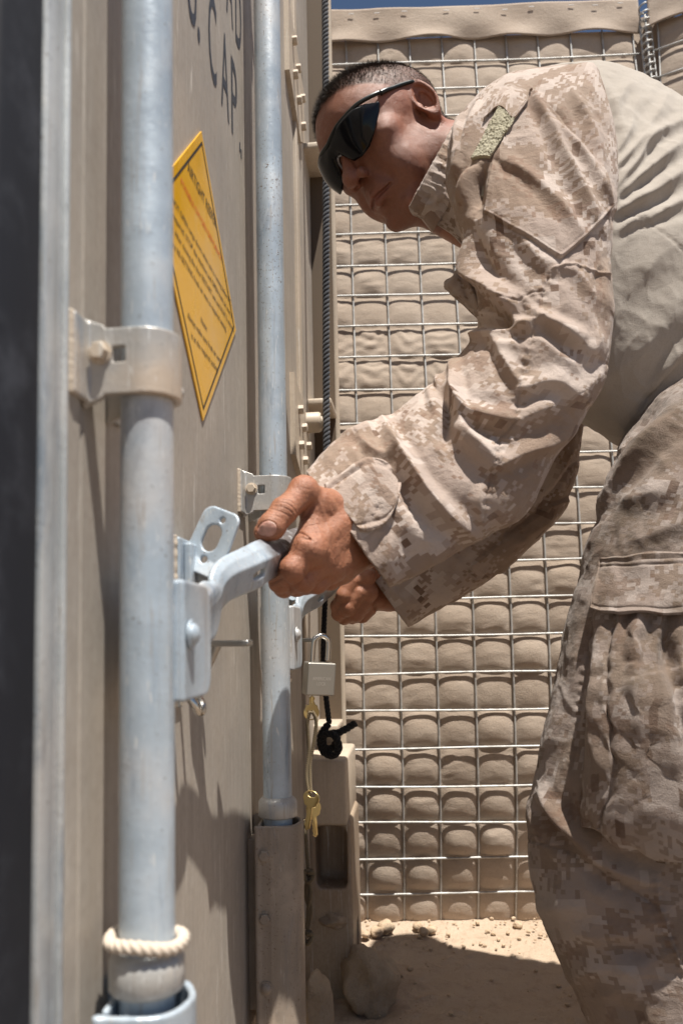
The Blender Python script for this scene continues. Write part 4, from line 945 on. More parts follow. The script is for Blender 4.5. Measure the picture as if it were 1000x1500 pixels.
# skin creases, folds and veins pressed into the finer surface
def polyd2(px, pl):
    pl = catmull(np.asarray(pl, float), len(pl)*5); best = np.full(len(px), 1e9); pos = np.zeros(len(px))
    for k in range(len(pl)-1):
        a, e = pl[k], pl[k+1]-pl[k]; h = np.clip(((px-a) @ e)/(e @ e+1e-9), 0, 1); d = np.linalg.norm(px-a-h[:, None]*e, axis=1); m = d < best; best[m] = d[m]; pos[m] = (k+h[m])/(len(pl)-1)
    return best, np.sin(math.pi*np.clip(pos, .02, .98))**.5
kh = np.where(in_hand(BV) & ((BN*(BV-O)).sum(1) < 0))[0]; hpx = proj(BV[kh]); dd = np.zeros(len(kh)); cre = np.zeros(len(BV))
h2 = lambda *p: [(360+x/4.545, 660+y/4.545) for x, y in p]
for pl, w, am in ((h2((150, 385), (215, 400), (270, 425), (315, 450)), 1.0, -.0008), (h2((190, 350), (250, 345), (310, 375), (345, 430)), 1.1, -.0009), (h2((175, 365), (240, 375), (300, 405), (330, 450)), .9, -.0007), (h2((235, 330), (300, 335), (345, 385)), .9, -.0006), (h2((130, 425), (190, 430), (250, 455)), .8, -.0004),
                  (h2((305, 575), (350, 548), (395, 560), (440, 600)), 1.6, -.0018), (h2((330, 520), (385, 450), (430, 390), (450, 340)), 2.6, -.0016), (h2((330, 545), (420, 500), (500, 490)), 1.0, -.0006), (h2((350, 570), (430, 545), (520, 550)), 1.0, -.0005), (h2((300, 690), (330, 655), (345, 610)), 1.5, -.0012), (h2((250, 730), (290, 700), (330, 690)), 1.0, -.0007),
                  (h2((240, 850), (190, 880), (130, 905)), 2.0, -.0020), (h2((245, 850), (290, 900), (300, 960), (285, 1000)), 1.5, -.0014), (h2((440, 900), (400, 850), (385, 790)), 1.8, -.0010), (h2((560, 640), (540, 690), (545, 740)), 1.0, -.0006), (h2((600, 640), (585, 700), (600, 760)), 1.0, -.0006), (h2((520, 800), (560, 770), (620, 770)), 1.0, -.0005),
                  (h2((470, 300), (520, 420), (560, 560), (570, 640)), 3.0, .0010), (h2((560, 380), (600, 480), (640, 560)), 2.6, .0008), (h2((450, 450), (500, 560), (520, 640)), 2.2, .0006), (h2((600, 700), (560, 800), (480, 860)), 2.4, .0006)):
    D, tp = polyd2(hpx, pl); g = np.exp(-(D/w)**2)*tp; dd += .65*am*g
    if am < 0: cre[kh] = np.maximum(cre[kh], g*min(1, -am/.0010))
nailp = h2((70, 545), (84, 508), (112, 478), (150, 466), (190, 482), (208, 515), (198, 552), (160, 575), (110, 570))
dd += -.00018*np.abs(noise(BV[kh]*900))-.00022*np.abs(noise(BV[kh]*np.array([420, 700, 420])))
BV[kh] += BN[kh]*dd[:, None]
kf = np.where(in_face(BV))[0]; BV[kf] += BN[kf]*(-.00022*np.abs(noise(BV[kf]*620))-.00018*np.abs(noise(BV[kf]*1000+3)))[:, None]
# skin colour by region (complexion, lips, nail, scalp stubble)
hl = to_h(BV); ab = np.abs(hl[:, 0]); isH = (np.abs(hl) < .16).all(1)
def hairmask(q):
    f, u, x = q[:, 1], q[:, 2], np.abs(q[:, 0])
    line = np.interp(f, [-.12, -.06, -.030, -.018, .008, .012, .026, .030, .050, .070, .090], [-.050, -.046, -.020, .034, .036, .034, .036, .042, .062, .086, .098])
    return sstep(-.006, .006, u-line+.004*noise(q*60))
hm = hairmask(hl)*isH
col = np.tile(np.array([.36, .158, .090]), (len(BV), 1))
hcol = np.array([.285, .118, .070])
wH = isH[:, None]*1.0; col = col*(1-wH)+hcol*wH
red = np.exp(-((hl[:, 1]-.115)**2+(hl[:, 2]+.02)**2+hl[:, 0]**2)/.02**2)+.8*np.exp(-((ab-.085)**2)/.012**2)*(np.abs(hl[:, 2]) < .05)+.5*np.exp(-((hl[:, 1]-.06)**2+(hl[:, 2]+.01)**2+(ab-.05)**2)/.022**2)
col = col*(1-.35*(red*isH).clip(0, 1)[:, None])+np.array([.36, .11, .07])*(.35*(red*isH).clip(0, 1)[:, None])
lip = np.maximum(np.exp(-((hl[:, 2]+.0655)/.0075)**2)*(ab < .023)*(hl[:, 1] > .091), 0)*isH
col = col*(1-.6*lip[:, None])+np.array([.23, .075, .06])*.6*lip[:, None]
beard = sstep(.0, -.03, hl[:, 2])*sstep(-.01, .03, hl[:, 1])*isH*(1-lip)
col = col*(1-.16*beard[:, None])+np.array([.16, .09, .07])*.16*beard[:, None]
col = col*(1-.72*hm[:, None])+np.array([.065, .04, .028])*.72*hm[:, None]
def inside(px, pl):
    x, y = px[:, 0], px[:, 1]; ins = np.zeros(len(x), bool); j = len(pl)-1
    for i in range(len(pl)):
        xi, yi, xj, yj = *pl[i], *pl[j]; ins ^= ((yi > y) != (yj > y)) & (x < (xj-xi)*(y-yi)/(yj-yi+1e-9)+xi); j = i
    return ins
npl = catmull(np.array(nailp+[nailp[0]]), 50); nD, _ = polyd2(hpx, npl); nin = inside(hpx, npl) & (BV[kh, 1] < .74)
sdn = np.where(nin, -nD, nD); nv_ = np.zeros(len(BV)); nv_[kh] = sstep(.4, -.5, sdn); lip_ = np.zeros(len(BV)); lip_[kh] = np.exp(-((sdn-.2)/.9)**2)
BV = BV+BN*(.0003*nv_-.0007*lip_)[:, None]
tip_ = np.zeros(len(BV)); tip_[kh] = sstep(22, 26, np.hypot(hpx[:, 0]-(360+215/4.545), hpx[:, 1]-(660+500/4.545))*1.0)*0+sstep(1.2, 2.2, ((np.array([360+150/4.545, 660+515/4.545])-hpx) @ np.array([.55, -.83])*-1)-7.0)
col = col*(1-.32*cre[:, None])+np.array([.18, .065, .035])*.32*cre[:, None]
col = col*(1-nv_[:, None])+(np.array([.50, .27, .21])*(1-.6*tip_[:, None])+np.array([.70, .56, .48])*.6*tip_[:, None])*nv_[:, None]
col = col*(1-.5*lip_[:, None])+np.array([.26, .09, .05])*.5*lip_[:, None]
col = col*(1+(.16*noise(BV*420)+.12*noise(BV*170+5))[:, None]*(1-.4*hm[:, None]))
kn = np.zeros(len(BV))
for c_ in (ip, mp, rp, im, mm, tm): kn = np.maximum(kn, np.exp(-((BV-c_)**2).sum(1)/.016**2))
col = col*(1-.25*kn[:, None])+np.array([.36, .12, .065])*.25*kn[:, None]
person = setp(mk('person', BV, BF, M['skin'], None, True, col=np.concatenate([col, np.ones((len(BV), 1))], 1)),
              'man bent over in desert camouflage and dark wraparound sunglasses pulling the door handles', 'person')

# ---- hair: short strands standing on the scalp
def hair():
    r = np.random.RandomState(4); me = person.data; n0 = np.zeros(len(BV)*3, np.float32); me.vertex_normals.foreach_get('vector', n0); n0 = n0.reshape(-1, 3)
    idx = np.where((hm > .35) & (ab < .085))[0]; dens = np.where(in_face(BV[idx]), .27, 1.0); idx = idx[r.rand(len(idx)) < np.minimum(1, hm[idx]*1.2)*dens]
    idx = np.concatenate([idx, idx]); N_ = len(idx)
    p = BV[idx]+r.randn(N_, 3)*.0008; nn = n0[idx]; q = hl[idx]
    top = sstep(.055, .115, q[:, 2]-.15*np.maximum(-q[:, 1], 0)+.12*np.maximum(q[:, 1]-.03, 0)); ln = (.0016+.0085*top)*(.7+.5*r.rand(N_))*hm[idx]
    fw = HM[:, 1]; d = nn*.9+r.randn(N_, 3)*.26+fw*.28*top[:, None]-HM[:, 2]*.25*(1-top[:, None]); d /= np.linalg.norm(d, axis=1)[:, None]
    s = np.cross(d, r.randn(N_, 3)); s /= np.linalg.norm(s, axis=1)[:, None]; t = np.cross(d, s); w = .00016+.00008*r.rand(N_)
    tip = p+d*ln[:, None]; V = np.stack([p+s*w[:, None], p-s*w[:, None]*.5+t*w[:, None]*.87, p-s*w[:, None]*.5-t*w[:, None]*.87, tip], 1).reshape(-1, 3)
    b = np.arange(N_)*4; Fc = np.concatenate([np.stack([b, b+1, b+3], 1), np.stack([b+1, b+2, b+3], 1), np.stack([b+2, b, b+3], 1)])
    return V, Fc
mk('hair', *hair(), M['hair'], person, False, kind='stuff')

# ---- sunglasses, in head space
def lens_pt(phi, u): return np.stack([.0785*np.sin(phi), .030+.0840*np.cos(phi)**.9-.10*(u-.03)**1*(0) + .06*(u-.04)*0, u], -1)
def glasses():
    ph = np.radians(np.linspace(-76, 76, 120)); ap = np.abs(np.degrees(ph))
    top = np.interp(ap, [0, 20, 50, 76], [.040, .044, .044, .0385])
    pl_ = np.radians(np.linspace(-66, 66, 120)); ap = np.abs(np.degrees(pl_))
    ltop = np.interp(ap, [0, 20, 44, 54, 66], [.040, .044, .0425, .037, .0285])
    bot = np.interp(ap, [0, 5, 9, 14, 24, 34, 44, 54, 62, 66], [.020, .017, .006, -.008, -.0135, -.0120, -.0035, .0085, .0185, .0245])
    t = np.linspace(0, 1, 14); PH, T_ = np.meshgrid(pl_, t, indexing='ij')
    U = bot[:, None]+(ltop-bot)[:, None]*T_
    bulge = .0045*np.sin(np.pi*T_)+.006*np.exp(-((np.abs(np.degrees(PH))-32)/26)**2)
    X = (.0775+bulge)*np.sin(PH); Fy = .028+(.0835+bulge)*np.cos(PH).clip(0, 1)**.85
    V = hw(np.stack([X, Fy, U], -1).reshape(-1, 3)); m = len(t)
    i, j = np.meshgrid(np.arange(len(ph)-1), np.arange(m-1), indexing='ij'); k = (i*m+j).ravel()
    g = mk('sunglasses', V, np.stack([k, k+m, k+m+1, k+1], 1), M['lens'], person, True)
    s = g.modifiers.new('thick', 'SOLIDIFY'); s.thickness = .0022; s.offset = 1
    rim = np.stack([.080*np.sin(ph), .029+.0865*np.cos(ph).clip(0, 1)**.85, top+.001], -1)
    mk('rim', *tube(hw(rim), .0031*HS, 8), M['frame'], g, True)
    for sx in (1, -1):
        arm = np.array([(sx*.0755, .052, .0395), (sx*.0785, .042, .0388), (sx*.0800, .030, .0375), (sx*.0810, .014, .0370), (sx*.0825, .000, .0355), (sx*.0835, -.012, .0325), (sx*.0800, -.026, .020)])
        c = catmull(arm, 30); V_, F_ = tube(hw(c), np.interp(np.linspace(0, 1, 30), [0, .3, 1], [.0042, .0030, .0026])*HS, 8); mk('temple_arm', V_, F_, M['frame'], g, True)
        pad = catmull(np.array([(sx*.0165, .105, -.004), (sx*.0125, .1085, .006), (sx*.008, .112, .014), (sx*.001, .114, .018)]), 16); mk('nose_pad', *tube(hw(pad), .0017, 7), M['nosepad'], g, True)
glasses()

# ---- clothes: lofts between stations, with folds raised on the cloth
def loft(stations, nu, nv, ex=2.0):
    """stations: (Lx, Ly, Rx, Ry, Y, depth half-thickness[, YR])"""
    rows = []
    for s in stations:
        Lp, Rp = P(s[0], s[1], s[4]), P(s[2], s[3], s[6] if len(s) > 6 else s[4]); rows.append(np.concatenate([Lp, Rp, [s[5]]]))
    # spread rings evenly along the length
    rows = np.array(rows); fine = catmull(rows, 400); c = (fine[:, :3]+fine[:, 3:6])/2
    d = np.concatenate([[0], np.cumsum(np.linalg.norm(np.diff(c, axis=0), axis=1)+.15*np.linalg.norm(np.diff(fine[:, :3], axis=0), axis=1))])
    t = np.linspace(0, d[-1], nv); R = np.stack([np.interp(t, d, fine[:, k]) for k in range(7)], 1)
    Lp, Rp, th = R[:, :3], R[:, 3:6], R[:, 6]; c = (Lp+Rp)/2; a = (Rp-Lp)/2; vd = c-O; vd /= np.linalg.norm(vd, axis=1)[:, None]
    b = vd*th[:, None]
    an = np.linspace(0, 2*math.pi, nu, endpoint=False); cs, sn = np.cos(an), np.sin(an)
    cs, sn = np.sign(cs)*np.abs(cs)**(2/ex), np.sign(sn)*np.abs(sn)**(2/ex)
    G = c[:, None]+a[:, None]*cs[None, :, None]+b[:, None]*sn[None, :, None]
    cl = np.concatenate([[0], np.cumsum(np.linalg.norm(np.diff(c, axis=0), axis=1))])
    per = np.linalg.norm(np.diff(np.concatenate([G, G[:, :1]], 1), axis=1), axis=2); uu = np.concatenate([np.zeros((nv, 1)), np.cumsum(per, 1)], 1)[:, :nu]
    uu = uu-uu[:, nu*3//4:nu*3//4+1]
    UV = np.stack([uu, np.repeat(cl[:, None], nu, 1)], -1)
    return G, UV, np.repeat(sn[None], nv, 0)
def normals(G):
    du = np.roll(G, -1, 1)-np.roll(G, 1, 1); dv = np.gradient(G, axis=0); n_ = np.cross(du, dv); n_ /= np.linalg.norm(n_, axis=2)[..., None]+1e-12
    c = G.mean(1, keepdims=True); s = np.sign(((G-c)*n_).sum(2).mean()); return n_*s
def polyd(px, pl):
    """distance in photo pixels to a polyline and the position along it (0..1)"""
    pl = np.asarray(pl, float); best = np.full(px.shape[:-1], 1e9); pos = np.zeros(px.shape[:-1]); sg = np.zeros(px.shape[:-1]); L_ = np.linalg.norm(np.diff(pl, axis=0), axis=1); cum = np.concatenate([[0], np.cumsum(L_)])
    for k in range(len(pl)-1):
        a, e = pl[k], pl[k+1]-pl[k]; h = np.clip(((px-a) @ e)/(e @ e+1e-9), 0, 1); v = px-a-h[..., None]*e; d = np.linalg.norm(v, axis=-1); m = d < best
        best = np.where(m, d, best); pos = np.where(m, (cum[k]+h*L_[k])/cum[-1], pos); sg = np.where(m, np.sign(e[0]*v[..., 1]-e[1]*v[..., 0]), sg)
    return best, pos, sg
def inpoly(px, pl):
    pl = np.asarray(pl, float); x, y = px[..., 0], px[..., 1]; ins = np.zeros(x.shape, bool); j = len(pl)-1
    for i in range(len(pl)):
        xi, yi, xj, yj = *pl[i], *pl[j]; c = ((yi > y) != (yj > y)) & (x < (xj-xi)*(y-yi)/(yj-yi+1e-9)+xi); ins ^= c; j = i
    return ins
def smooth_pl(pl): return catmull(np.asarray(pl, float), max(8, len(pl)*5)) if len(pl) > 2 else np.asarray(pl, float)
def displace(G, sn, folds=(), steps=(), seams=(), wr=.0022, seed=0, rip=.0007, front_only=True, pk=.0007):
    n_ = normals(G); px = proj(G); d = np.zeros(G.shape[:2]); fr = sstep(.15, -.25, sn) if front_only else 1
    wp = G+.012*np.stack([noise(G*14+seed), noise(G*14+seed+9), noise(G*14+seed+17)], -1)
    rd = 1-2*np.abs(noise(wp*np.array([30, 30, 24])+seed+40)); d += .45*wr*np.maximum(rd, 0)**3
    d += wr*(fbm(wp*18+seed, 3))+rip*(1-2*np.abs(noise(wp*np.array([60, 60, 42])+seed)))+rip*.45*(1-2*np.abs(noise(wp*130+seed+3)))
    for pl, w, am in folds:
        pl = smooth_pl(pl); lo_, hi_ = pl.min(0)-w*4.5, pl.max(0)+w*4.5; mk_ = ((px > lo_) & (px < hi_)).all(-1)
        if not mk_.any(): continue
        D, t, sg = polyd(px[mk_], pl); tp = np.sin(math.pi*np.clip(t*.92+.04, 0, 1))**.55
        w_ = w*(.75+.5*t)
        # a crest with a steeper lee side and a shallow trough beside it
        e = D*sg/w_; ea = np.abs(np.where(e > 0, e*1.45, e*.8)); prof_ = .55*np.exp(-ea**2)+.45*np.exp(-(ea*1.25)**1.25)-.38*np.exp(-((e-1.75)/.8)**2)-.22*np.exp(-((e+2.0)/.9)**2)
        d[mk_] += am*prof_*tp*(fr[mk_] if front_only else 1)
    for pl, h in steps:
        m = inpoly(px, pl); D, _, _ = polyd(px, list(pl)+[pl[0]]); d += h*np.where(m, sstep(0, 1.6, D), 0)*fr; d += -.0012*np.where(~m, np.exp(-(D/2.2)**2), 0)*fr; d += .0007*np.where(m, np.exp(-((D-2.0)/1.6)**2), 0)*fr-.0006*np.where(m, np.exp(-((D-5.5)/1.0)**2), 0)*fr
    for pl, w, am in seams:
        pl = smooth_pl(pl); D, t, _ = polyd(px, pl); L_ = np.linalg.norm(np.diff(pl, axis=0), axis=1).sum()
        d += am*np.exp(-(D/w)**2)*fr+pk*np.sin(t*L_*.42+2*noise(np.stack([t*30, 0*t, 0*t+seed], -1)))*np.exp(-((D-3)/4.5)**2)*fr
    return G+n_*d[..., None]
def close_rings(G, UV, lip_start=None, lip_end=None):
    """turn the cloth inwards at an open end: list of (shift along axis, scale)"""
    Gs, Us = [G], [UV]
    def turn(g, prev, steps):
        c = g.mean(0); ax = _n(c-prev.mean(0)); return [c+(g-c)*s+ax*sh for sh, s in steps]
    if lip_end: Gs += [np.array(turn(G[-1], G[-6], lip_end))]; Us += [np.repeat(UV[-1:], len(lip_end), 0)]
    if lip_start: q = turn(G[0], G[5], lip_start)[::-1]; Gs = [np.array(q)]+Gs; Us = [np.repeat(UV[:1], len(q), 0)]+Us
    return np.concatenate(Gs), np.concatenate(Us)
def cloth(name, G, UV, m, parent=person):
    nv, nu = G.shape[:2]; i, j = np.meshgrid(np.arange(nv-1), np.arange(nu), indexing='ij'); j2 = (j+1) % nu
    Fc = np.stack([i*nu+j, i*nu+j2, (i+1)*nu+j2, (i+1)*nu+j], -1).reshape(-1, 4)
    V = G.reshape(-1, 3); a, b, c = V[Fc[:, 0]], V[Fc[:, 1]], V[Fc[:, 2]]; ctr = V.mean(0)
    if ((a-ctr)*np.cross(b-a, c-a)).sum() < 0: Fc = Fc[:, ::-1]
    return mk(name, V, Fc, m, parent, True, uv=UV.reshape(-1, 2))
def bvh(G):
    nv, nu = G.shape[:2]; return BVHTree.FromPolygons([tuple(v) for v in G.reshape(-1, 3)], [(i*nu+j, i*nu+(j+1) % nu, (i+1)*nu+(j+1) % nu, (i+1)*nu+j) for i in range(nv-1) for j in range(nu)])
def patch(name, tree, top, bot, off, m, parent, ns=60, nt_=40, th=.0018, uvs=None, jag=0.0, seed=0):
    """a cloth piece laid on a garment: boundary polylines in the photo, off(s,t) is the height above the cloth"""
    T_ = catmull(np.array(top, float), ns); B_ = catmull(np.array(bot, float), ns); s = np.linspace(0, 1, ns); t = np.linspace(0, 1, nt_); V = np.zeros((ns, nt_, 3)); last = None
    S, T2 = np.meshgrid(s, t, indexing='ij'); H = off(S, T2)
    NN = np.zeros((ns, nt_, 3)); Hit = np.zeros((ns, nt_, 3))
    for i in range(ns):
        for j in range(nt_):
            p = T_[i]*(1-t[j])+B_[i]*t[j]; d = Vector(_n(ray(*p))); h, n_, _, _ = tree.ray_cast(Vector(O), d)
            if h is None: h, n_ = (last if last else (Vector(P(p[0], p[1], .95)), Vector((0, -1, 0))))
            if n_.dot(d) > 0: n_ = -n_
            last = (h, n_); Hit[i, j] = h; NN[i, j] = n_
    for _ in range(12):
        NN[1:-1] = (NN[:-2]+NN[1:-1]*2+NN[2:])/4; NN[:, 1:-1] = (NN[:, :-2]+NN[:, 1:-1]*2+NN[:, 2:])/4
    NN /= np.linalg.norm(NN, axis=2)[..., None]
    for _ in range(3): Hit[1:-1] = (Hit[:-2]+Hit[1:-1]*2+Hit[2:])/4
    V = Hit+NN*H[..., None]
    if jag: V = V+NN*(jag*noise(V*420+seed)+jag*.7*noise(V*900+seed))[..., None]
    back = Hit+NN*(H-th)[..., None]; k = ns*nt_
    i, j = np.meshgrid(np.arange(ns-1), np.arange(nt_-1), indexing='ij'); a = (i*nt_+j).ravel(); f = np.stack([a, a+nt_, a+nt_+1, a+1], 1); fb = f[:, ::-1]+k
    ring = [i_*nt_ for i_ in range(ns)]+[(ns-1)*nt_+j_ for j_ in range(1, nt_)]+[i_*nt_+nt_-1 for i_ in range(ns-2, -1, -1)]+[j_ for j_ in range(nt_-2, 0, -1)]
    side = np.array([(ring[q], ring[q-1], ring[q-1]+k, ring[q]+k) for q in range(len(ring))])
    W = np.concatenate([V.reshape(-1, 3), back.reshape(-1, 3)]); Fc = np.concatenate([f, fb, side])
    dl = np.linalg.norm(np.diff(V, axis=0), axis=2); dt = np.linalg.norm(np.diff(V, axis=1), axis=2)
    uv = np.stack([np.concatenate([np.zeros((1, nt_)), np.cumsum(dl, 0)]), np.concatenate([np.zeros((ns, 1)), np.cumsum(dt, 1)], 1)], -1).reshape(-1, 2)+seed*.37
    v0 = W[Fc[0]]; nrm = np.cross(v0[1]-v0[0], v0[2]-v0[0])
    if nrm @ (W[0]-O) > 0: Fc = Fc[:, ::-1]
    return mk(name, W, Fc, m, parent, True, uv=np.concatenate([uv, uv]), autos=50)

# -- shirt body
st = [(742, 112, 712, 452, 1.12, .10), (780, 104, 742, 520, 1.12, .15), (830, 97, 800, 580, 1.12, .175), (880, 94, 850, 612, 1.12, .185), (938, 113, 884, 634, 1.12, .182), (1000, 148, 912, 650, 1.12, .176), (1075, 196, 960, 650, 1.12, .17), (1150, 270, 1035, 690, 1.12, .165), (1205, 350, 1090, 740, 1.12, .16)]
G, UV, sn = loft(st, 560, 420, 2.15)
folds = [([(900, 292), (925, 268), (946, 251), (1004, 206)], 8, .0075), ([(900, 277), (915, 258), (931, 238), (946, 212), (966, 194), (1004, 178)], 7, .0080), ([(902, 246), (915, 232), (930, 215), (946, 196)], 6, .0060), ([(902, 224), (914, 206), (922, 190), (928, 170)], 7, .0040),
         ([(900, 312), (930, 296), (960, 280), (1004, 250)], 9, .0080), ([(945, 325), (970, 310), (1004, 292)], 8, .0060), ([(904, 340), (930, 322), (950, 312)], 7, .0040), ([(880, 130), (890, 160), (896, 190), (897, 220)], 7, -.008), ([(905, 150), (915, 130), (930, 122)], 8, .003),
         ([(975, 140), (960, 170), (940, 195)], 10, .004), ([(955, 575), (985, 535), (1010, 505)], 9, .009), ([(940, 600), (970, 560), (1004, 520)], 7, -.006), ([(930, 420), (960, 380), (1004, 350)], 22, .004), ([(880, 560), (930, 520), (1000, 440)], 26, .004)]
G = displace(G, sn, folds, (), [([(903, 315), (921, 316), (946, 326), (968, 342), (1004, 372)], 1.6, -.0016)], .0025, 2, .0006, True, .0)
shirt = cloth('shirt', *close_rings(G, UV, [(-.01, .6), (-.02, .1)], [(.01, .7), (.01, .1)]), M['shirt'])

# -- near sleeve
st = [(775, 102, 862, 93, .985, .035), (735, 113, 871, 97, .975, .055), (690, 148, 884, 130, .955, .072), (664, 190, 897, 180, .945, .080), (655, 228, 903, 225, .935, .083), (655, 278, 904, 268, .925, .085), (673, 335, 898, 315, .915, .086), (686, 385, 894, 370, .908, .084), (699, 445, 893, 440, .900, .082), (694, 490, 891, 520, .895, .080),
      (662, 534, 878, 570, .892, .079), (628, 566, 852, 612, .888, .078), (596, 592, 812, 672, .882, .075), (566, 612, 768, 752, .872, .071), (545, 618, 712, 784, .860, .066), (522, 626, 672, 806, .848, .061), (492, 647, 628, 830, .836, .057), (468, 672, 595, 848, .826, .054), (449, 691, 570, 858, .818, .052)]
G, UV, sn = loft(st, 340, 560, 2.1)
FX = lambda pts, ox, oy, s: [(ox+x/s, oy+y/s) for x, y in pts]
a1 = lambda *p: FX(p, 640, 80, 3.571); a2 = lambda *p: FX(p, 640, 360, 3.571); a3 = lambda *p: FX(p, 440, 560, 3.333)
folds = [(a1((510, 240), (600, 420), (700, 640), (780, 790), (835, 890)), 10, 0.0101), (a1((290, 540), (480, 650), (640, 800), (765, 965)), 9, .0048), (a1((620, 390), (760, 560), (850, 720), (905, 800)), 9, 0.0093), (a1((700, 200), (790, 360), (830, 520), (870, 700)), 9, 0.0062),
         (a1((300, 560), (345, 600), (350, 660)), 10, -.0040), (a1((120, 300), (95, 450), (90, 620)), 6, 0.0070), (a1((210, 250), (150, 430), (100, 630)), 7, 0.0093), (a1((330, 200), (220, 330), (160, 520)), 7, 0.0062), (a1((250, 600), (215, 680), (200, 800)), 8, -0.0155), (a1((180, 600), (140, 700), (125, 780)), 6, 0.0093),
         (a1((160, 960), (190, 1120), (300, 1230), (360, 1290)), 10, 0.0124), (a1((215, 980), (260, 1100), (330, 1180)), 11, -0.0062), (a1((470, 800), (540, 850), (600, 860)), 16, -.0010), (a1((430, 950), (520, 1060), (590, 1100)), 12, 0.0054),
         (a2((600, 140), (700, 130), (800, 240), (870, 330)), 9, .0030), (a2((880, 100), (870, 240), (890, 400), (880, 560)), 8, .0035), (a2((170, 60), (225, 215), (330, 265), (430, 330)), 11, .0060), (a2((230, 270), (330, 300), (420, 400), (500, 410)), 9, .0070),
         (a2((230, 430), (290, 420), (350, 415), (405, 405)), 13, -.0150), (a2((150, 480), (250, 460), (410, 430), (510, 395)), 8, .0085), (a2((500, 345), (600, 410), (720, 490), (810, 555)), 11, .0095), (a2((560, 440), (660, 500), (800, 580)), 11, -.0060),
         (a2((820, 420), (830, 500), (800, 570)), 8, .0050), (a2((290, 480), (350, 600), (440, 740), (500, 710)), 10, .0060), (a2((430, 780), (540, 720), (640, 720), (740, 790)), 12, .0060), (a2((80, 560), (80, 740), (130, 850), (250, 895), (400, 915)), 10, .0095), (a2((130, 900), (250, 960), (330, 990)), 12, -.0060),
         (a2((60, 800), (90, 960), (180, 1070), (310, 1150)), 13, .0080), (a2((310, 1160), (460, 1080), (600, 1030), (730, 940)), 11, .0070), (a2((440, 900), (560, 850), (660, 800)), 14, .0040), (a2((860, 660), (760, 760), (680, 880)), 14, .0040), (a2((20, 560), (0, 700), (10, 820)), 9, .0060),
         (a3((400, 180), (430, 250), (510, 390), (600, 530), (720, 660), (850, 745)), 11, .0120), (a3((380, 330), (460, 470), (560, 620), (700, 740)), 14, -.0060), (a3((290, 270), (340, 330), (400, 345), (450, 300)), 8, .0060), (a3((210, 260), (300, 235), (380, 190)), 8, .0050), (a3((650, 10), (715, 150), (700, 270)), 9, -.0110), (a3((750, 0), (765, 150), (830, 270), (940, 370)), 11, .0080),
         (a3((600, 80), (560, 220), (620, 380)), 15, .0030), (a3((440, 740), (415, 850), (395, 970)), 12, .0060), (a3((430, 980), (600, 890), (740, 770)), 9, .0040), (a3((880, 500), (860, 600), (880, 690)), 9, .0050)]
tab = [(476, 713), (508, 689), (539, 671), (560, 680), (572, 692), (579.5, 707), (577, 732), (572, 755), (560, 770), (542, 777.5), (527, 776), (500, 741)]
flap = a1((245, 828), (440, 945), (640, 1075), (760, 968), (828, 892), (900, 805), (850, 640), (640, 330), (500, 200), (400, 330), (290, 560))
seams = [(a2((580, 170), (545, 280), (510, 400), (480, 530), (450, 650), (425, 790), (410, 900), (370, 965), (330, 1020), (310, 1150), (285, 1240)), 1.5, -.0022), (a3((960, 260), (930, 450), (885, 670)), 1.5, -.0022), (a2((235, 262), (330, 285), (420, 292), (480, 250), (560, 232)), 1.5, -.0016), (a1((600, 1125), (700, 1100), (800, 1130), (885, 1155)), 1.7, .0022),
         (a3((475, 560), (560, 650), (640, 770)), 1.2, -.0007), (a3((120, 520), (320, 380), (440, 450)), 1.2, -.0009), (a3((135, 545), (335, 395)), 1.0, -.0008), (a3((110, 520), (245, 745), (370, 955), (430, 995)), 2.0, .0010), (a3((350, 660), (385, 600)), 1.2, -.0012)]
Gs = displace(G, sn, folds, [(flap, .0036)], seams, .0022, 5, .0006)
sleeve_tree = bvh(Gs)
sleeve = cloth('sleeve', *close_rings(Gs, UV, [(.004, .5), (.004, .05)], [(.001, .965), (-.004, .95), (-.05, .93)]), M['camo'])
# wool-loop patch, pocket flap strip above it, button
patch('loop_patch', sleeve_tree, a1((325, 285), (370, 320), (402, 348)), a1((182, 555), (225, 545), (275, 545)), lambda s, t: .0042+0*s, M['velcro'], sleeve, 60, 70, .004, None, .0016, 3)
patch('pocket_welt', sleeve_tree, a1((250, 300), (330, 200), (400, 165), (500, 185)), a1((240, 345), (330, 285), (402, 345), (475, 235)), lambda s, t: .0034+.0015*t, M['camo'], sleeve, 46, 22, .0025, None, 0, 5)
patch('cuff_tab', sleeve_tree, [(474, 713), (508, 689), (540, 671), (562, 679), (573, 692), (580, 709)], [(527, 778), (534, 779), (543, 778), (560, 770), (573, 755), (579, 735)], lambda s, t: .0036+.0022*s+.0012*np.exp(-((np.minimum(np.minimum(t, 1-t)*.75, 1-s)-.03)/.02)**2)-.0012*np.exp(-((np.minimum(np.minimum(t, 1-t)*.75, 1-s)-.085)/.018)**2)+.0010*noise(np.stack([s*6, t*6, 0*s], -1)), M['camo'], sleeve, 70, 60, .0026, None, .0003, 12)
bp = sleeve_tree.ray_cast(Vector(O), Vector(_n(ray(706, 282))))
if bp[0] is not None: mk('button', *lathe(np.array(bp[0])+np.array([.001, .002, 0]), _n(np.array([-.35, -1, .15])), [(-.002, .0068), (.0035, .0072), (.0045, .0064), (.0036, .004), (.0034, .0002)], 20), M['button'], sleeve, True, autos=40)

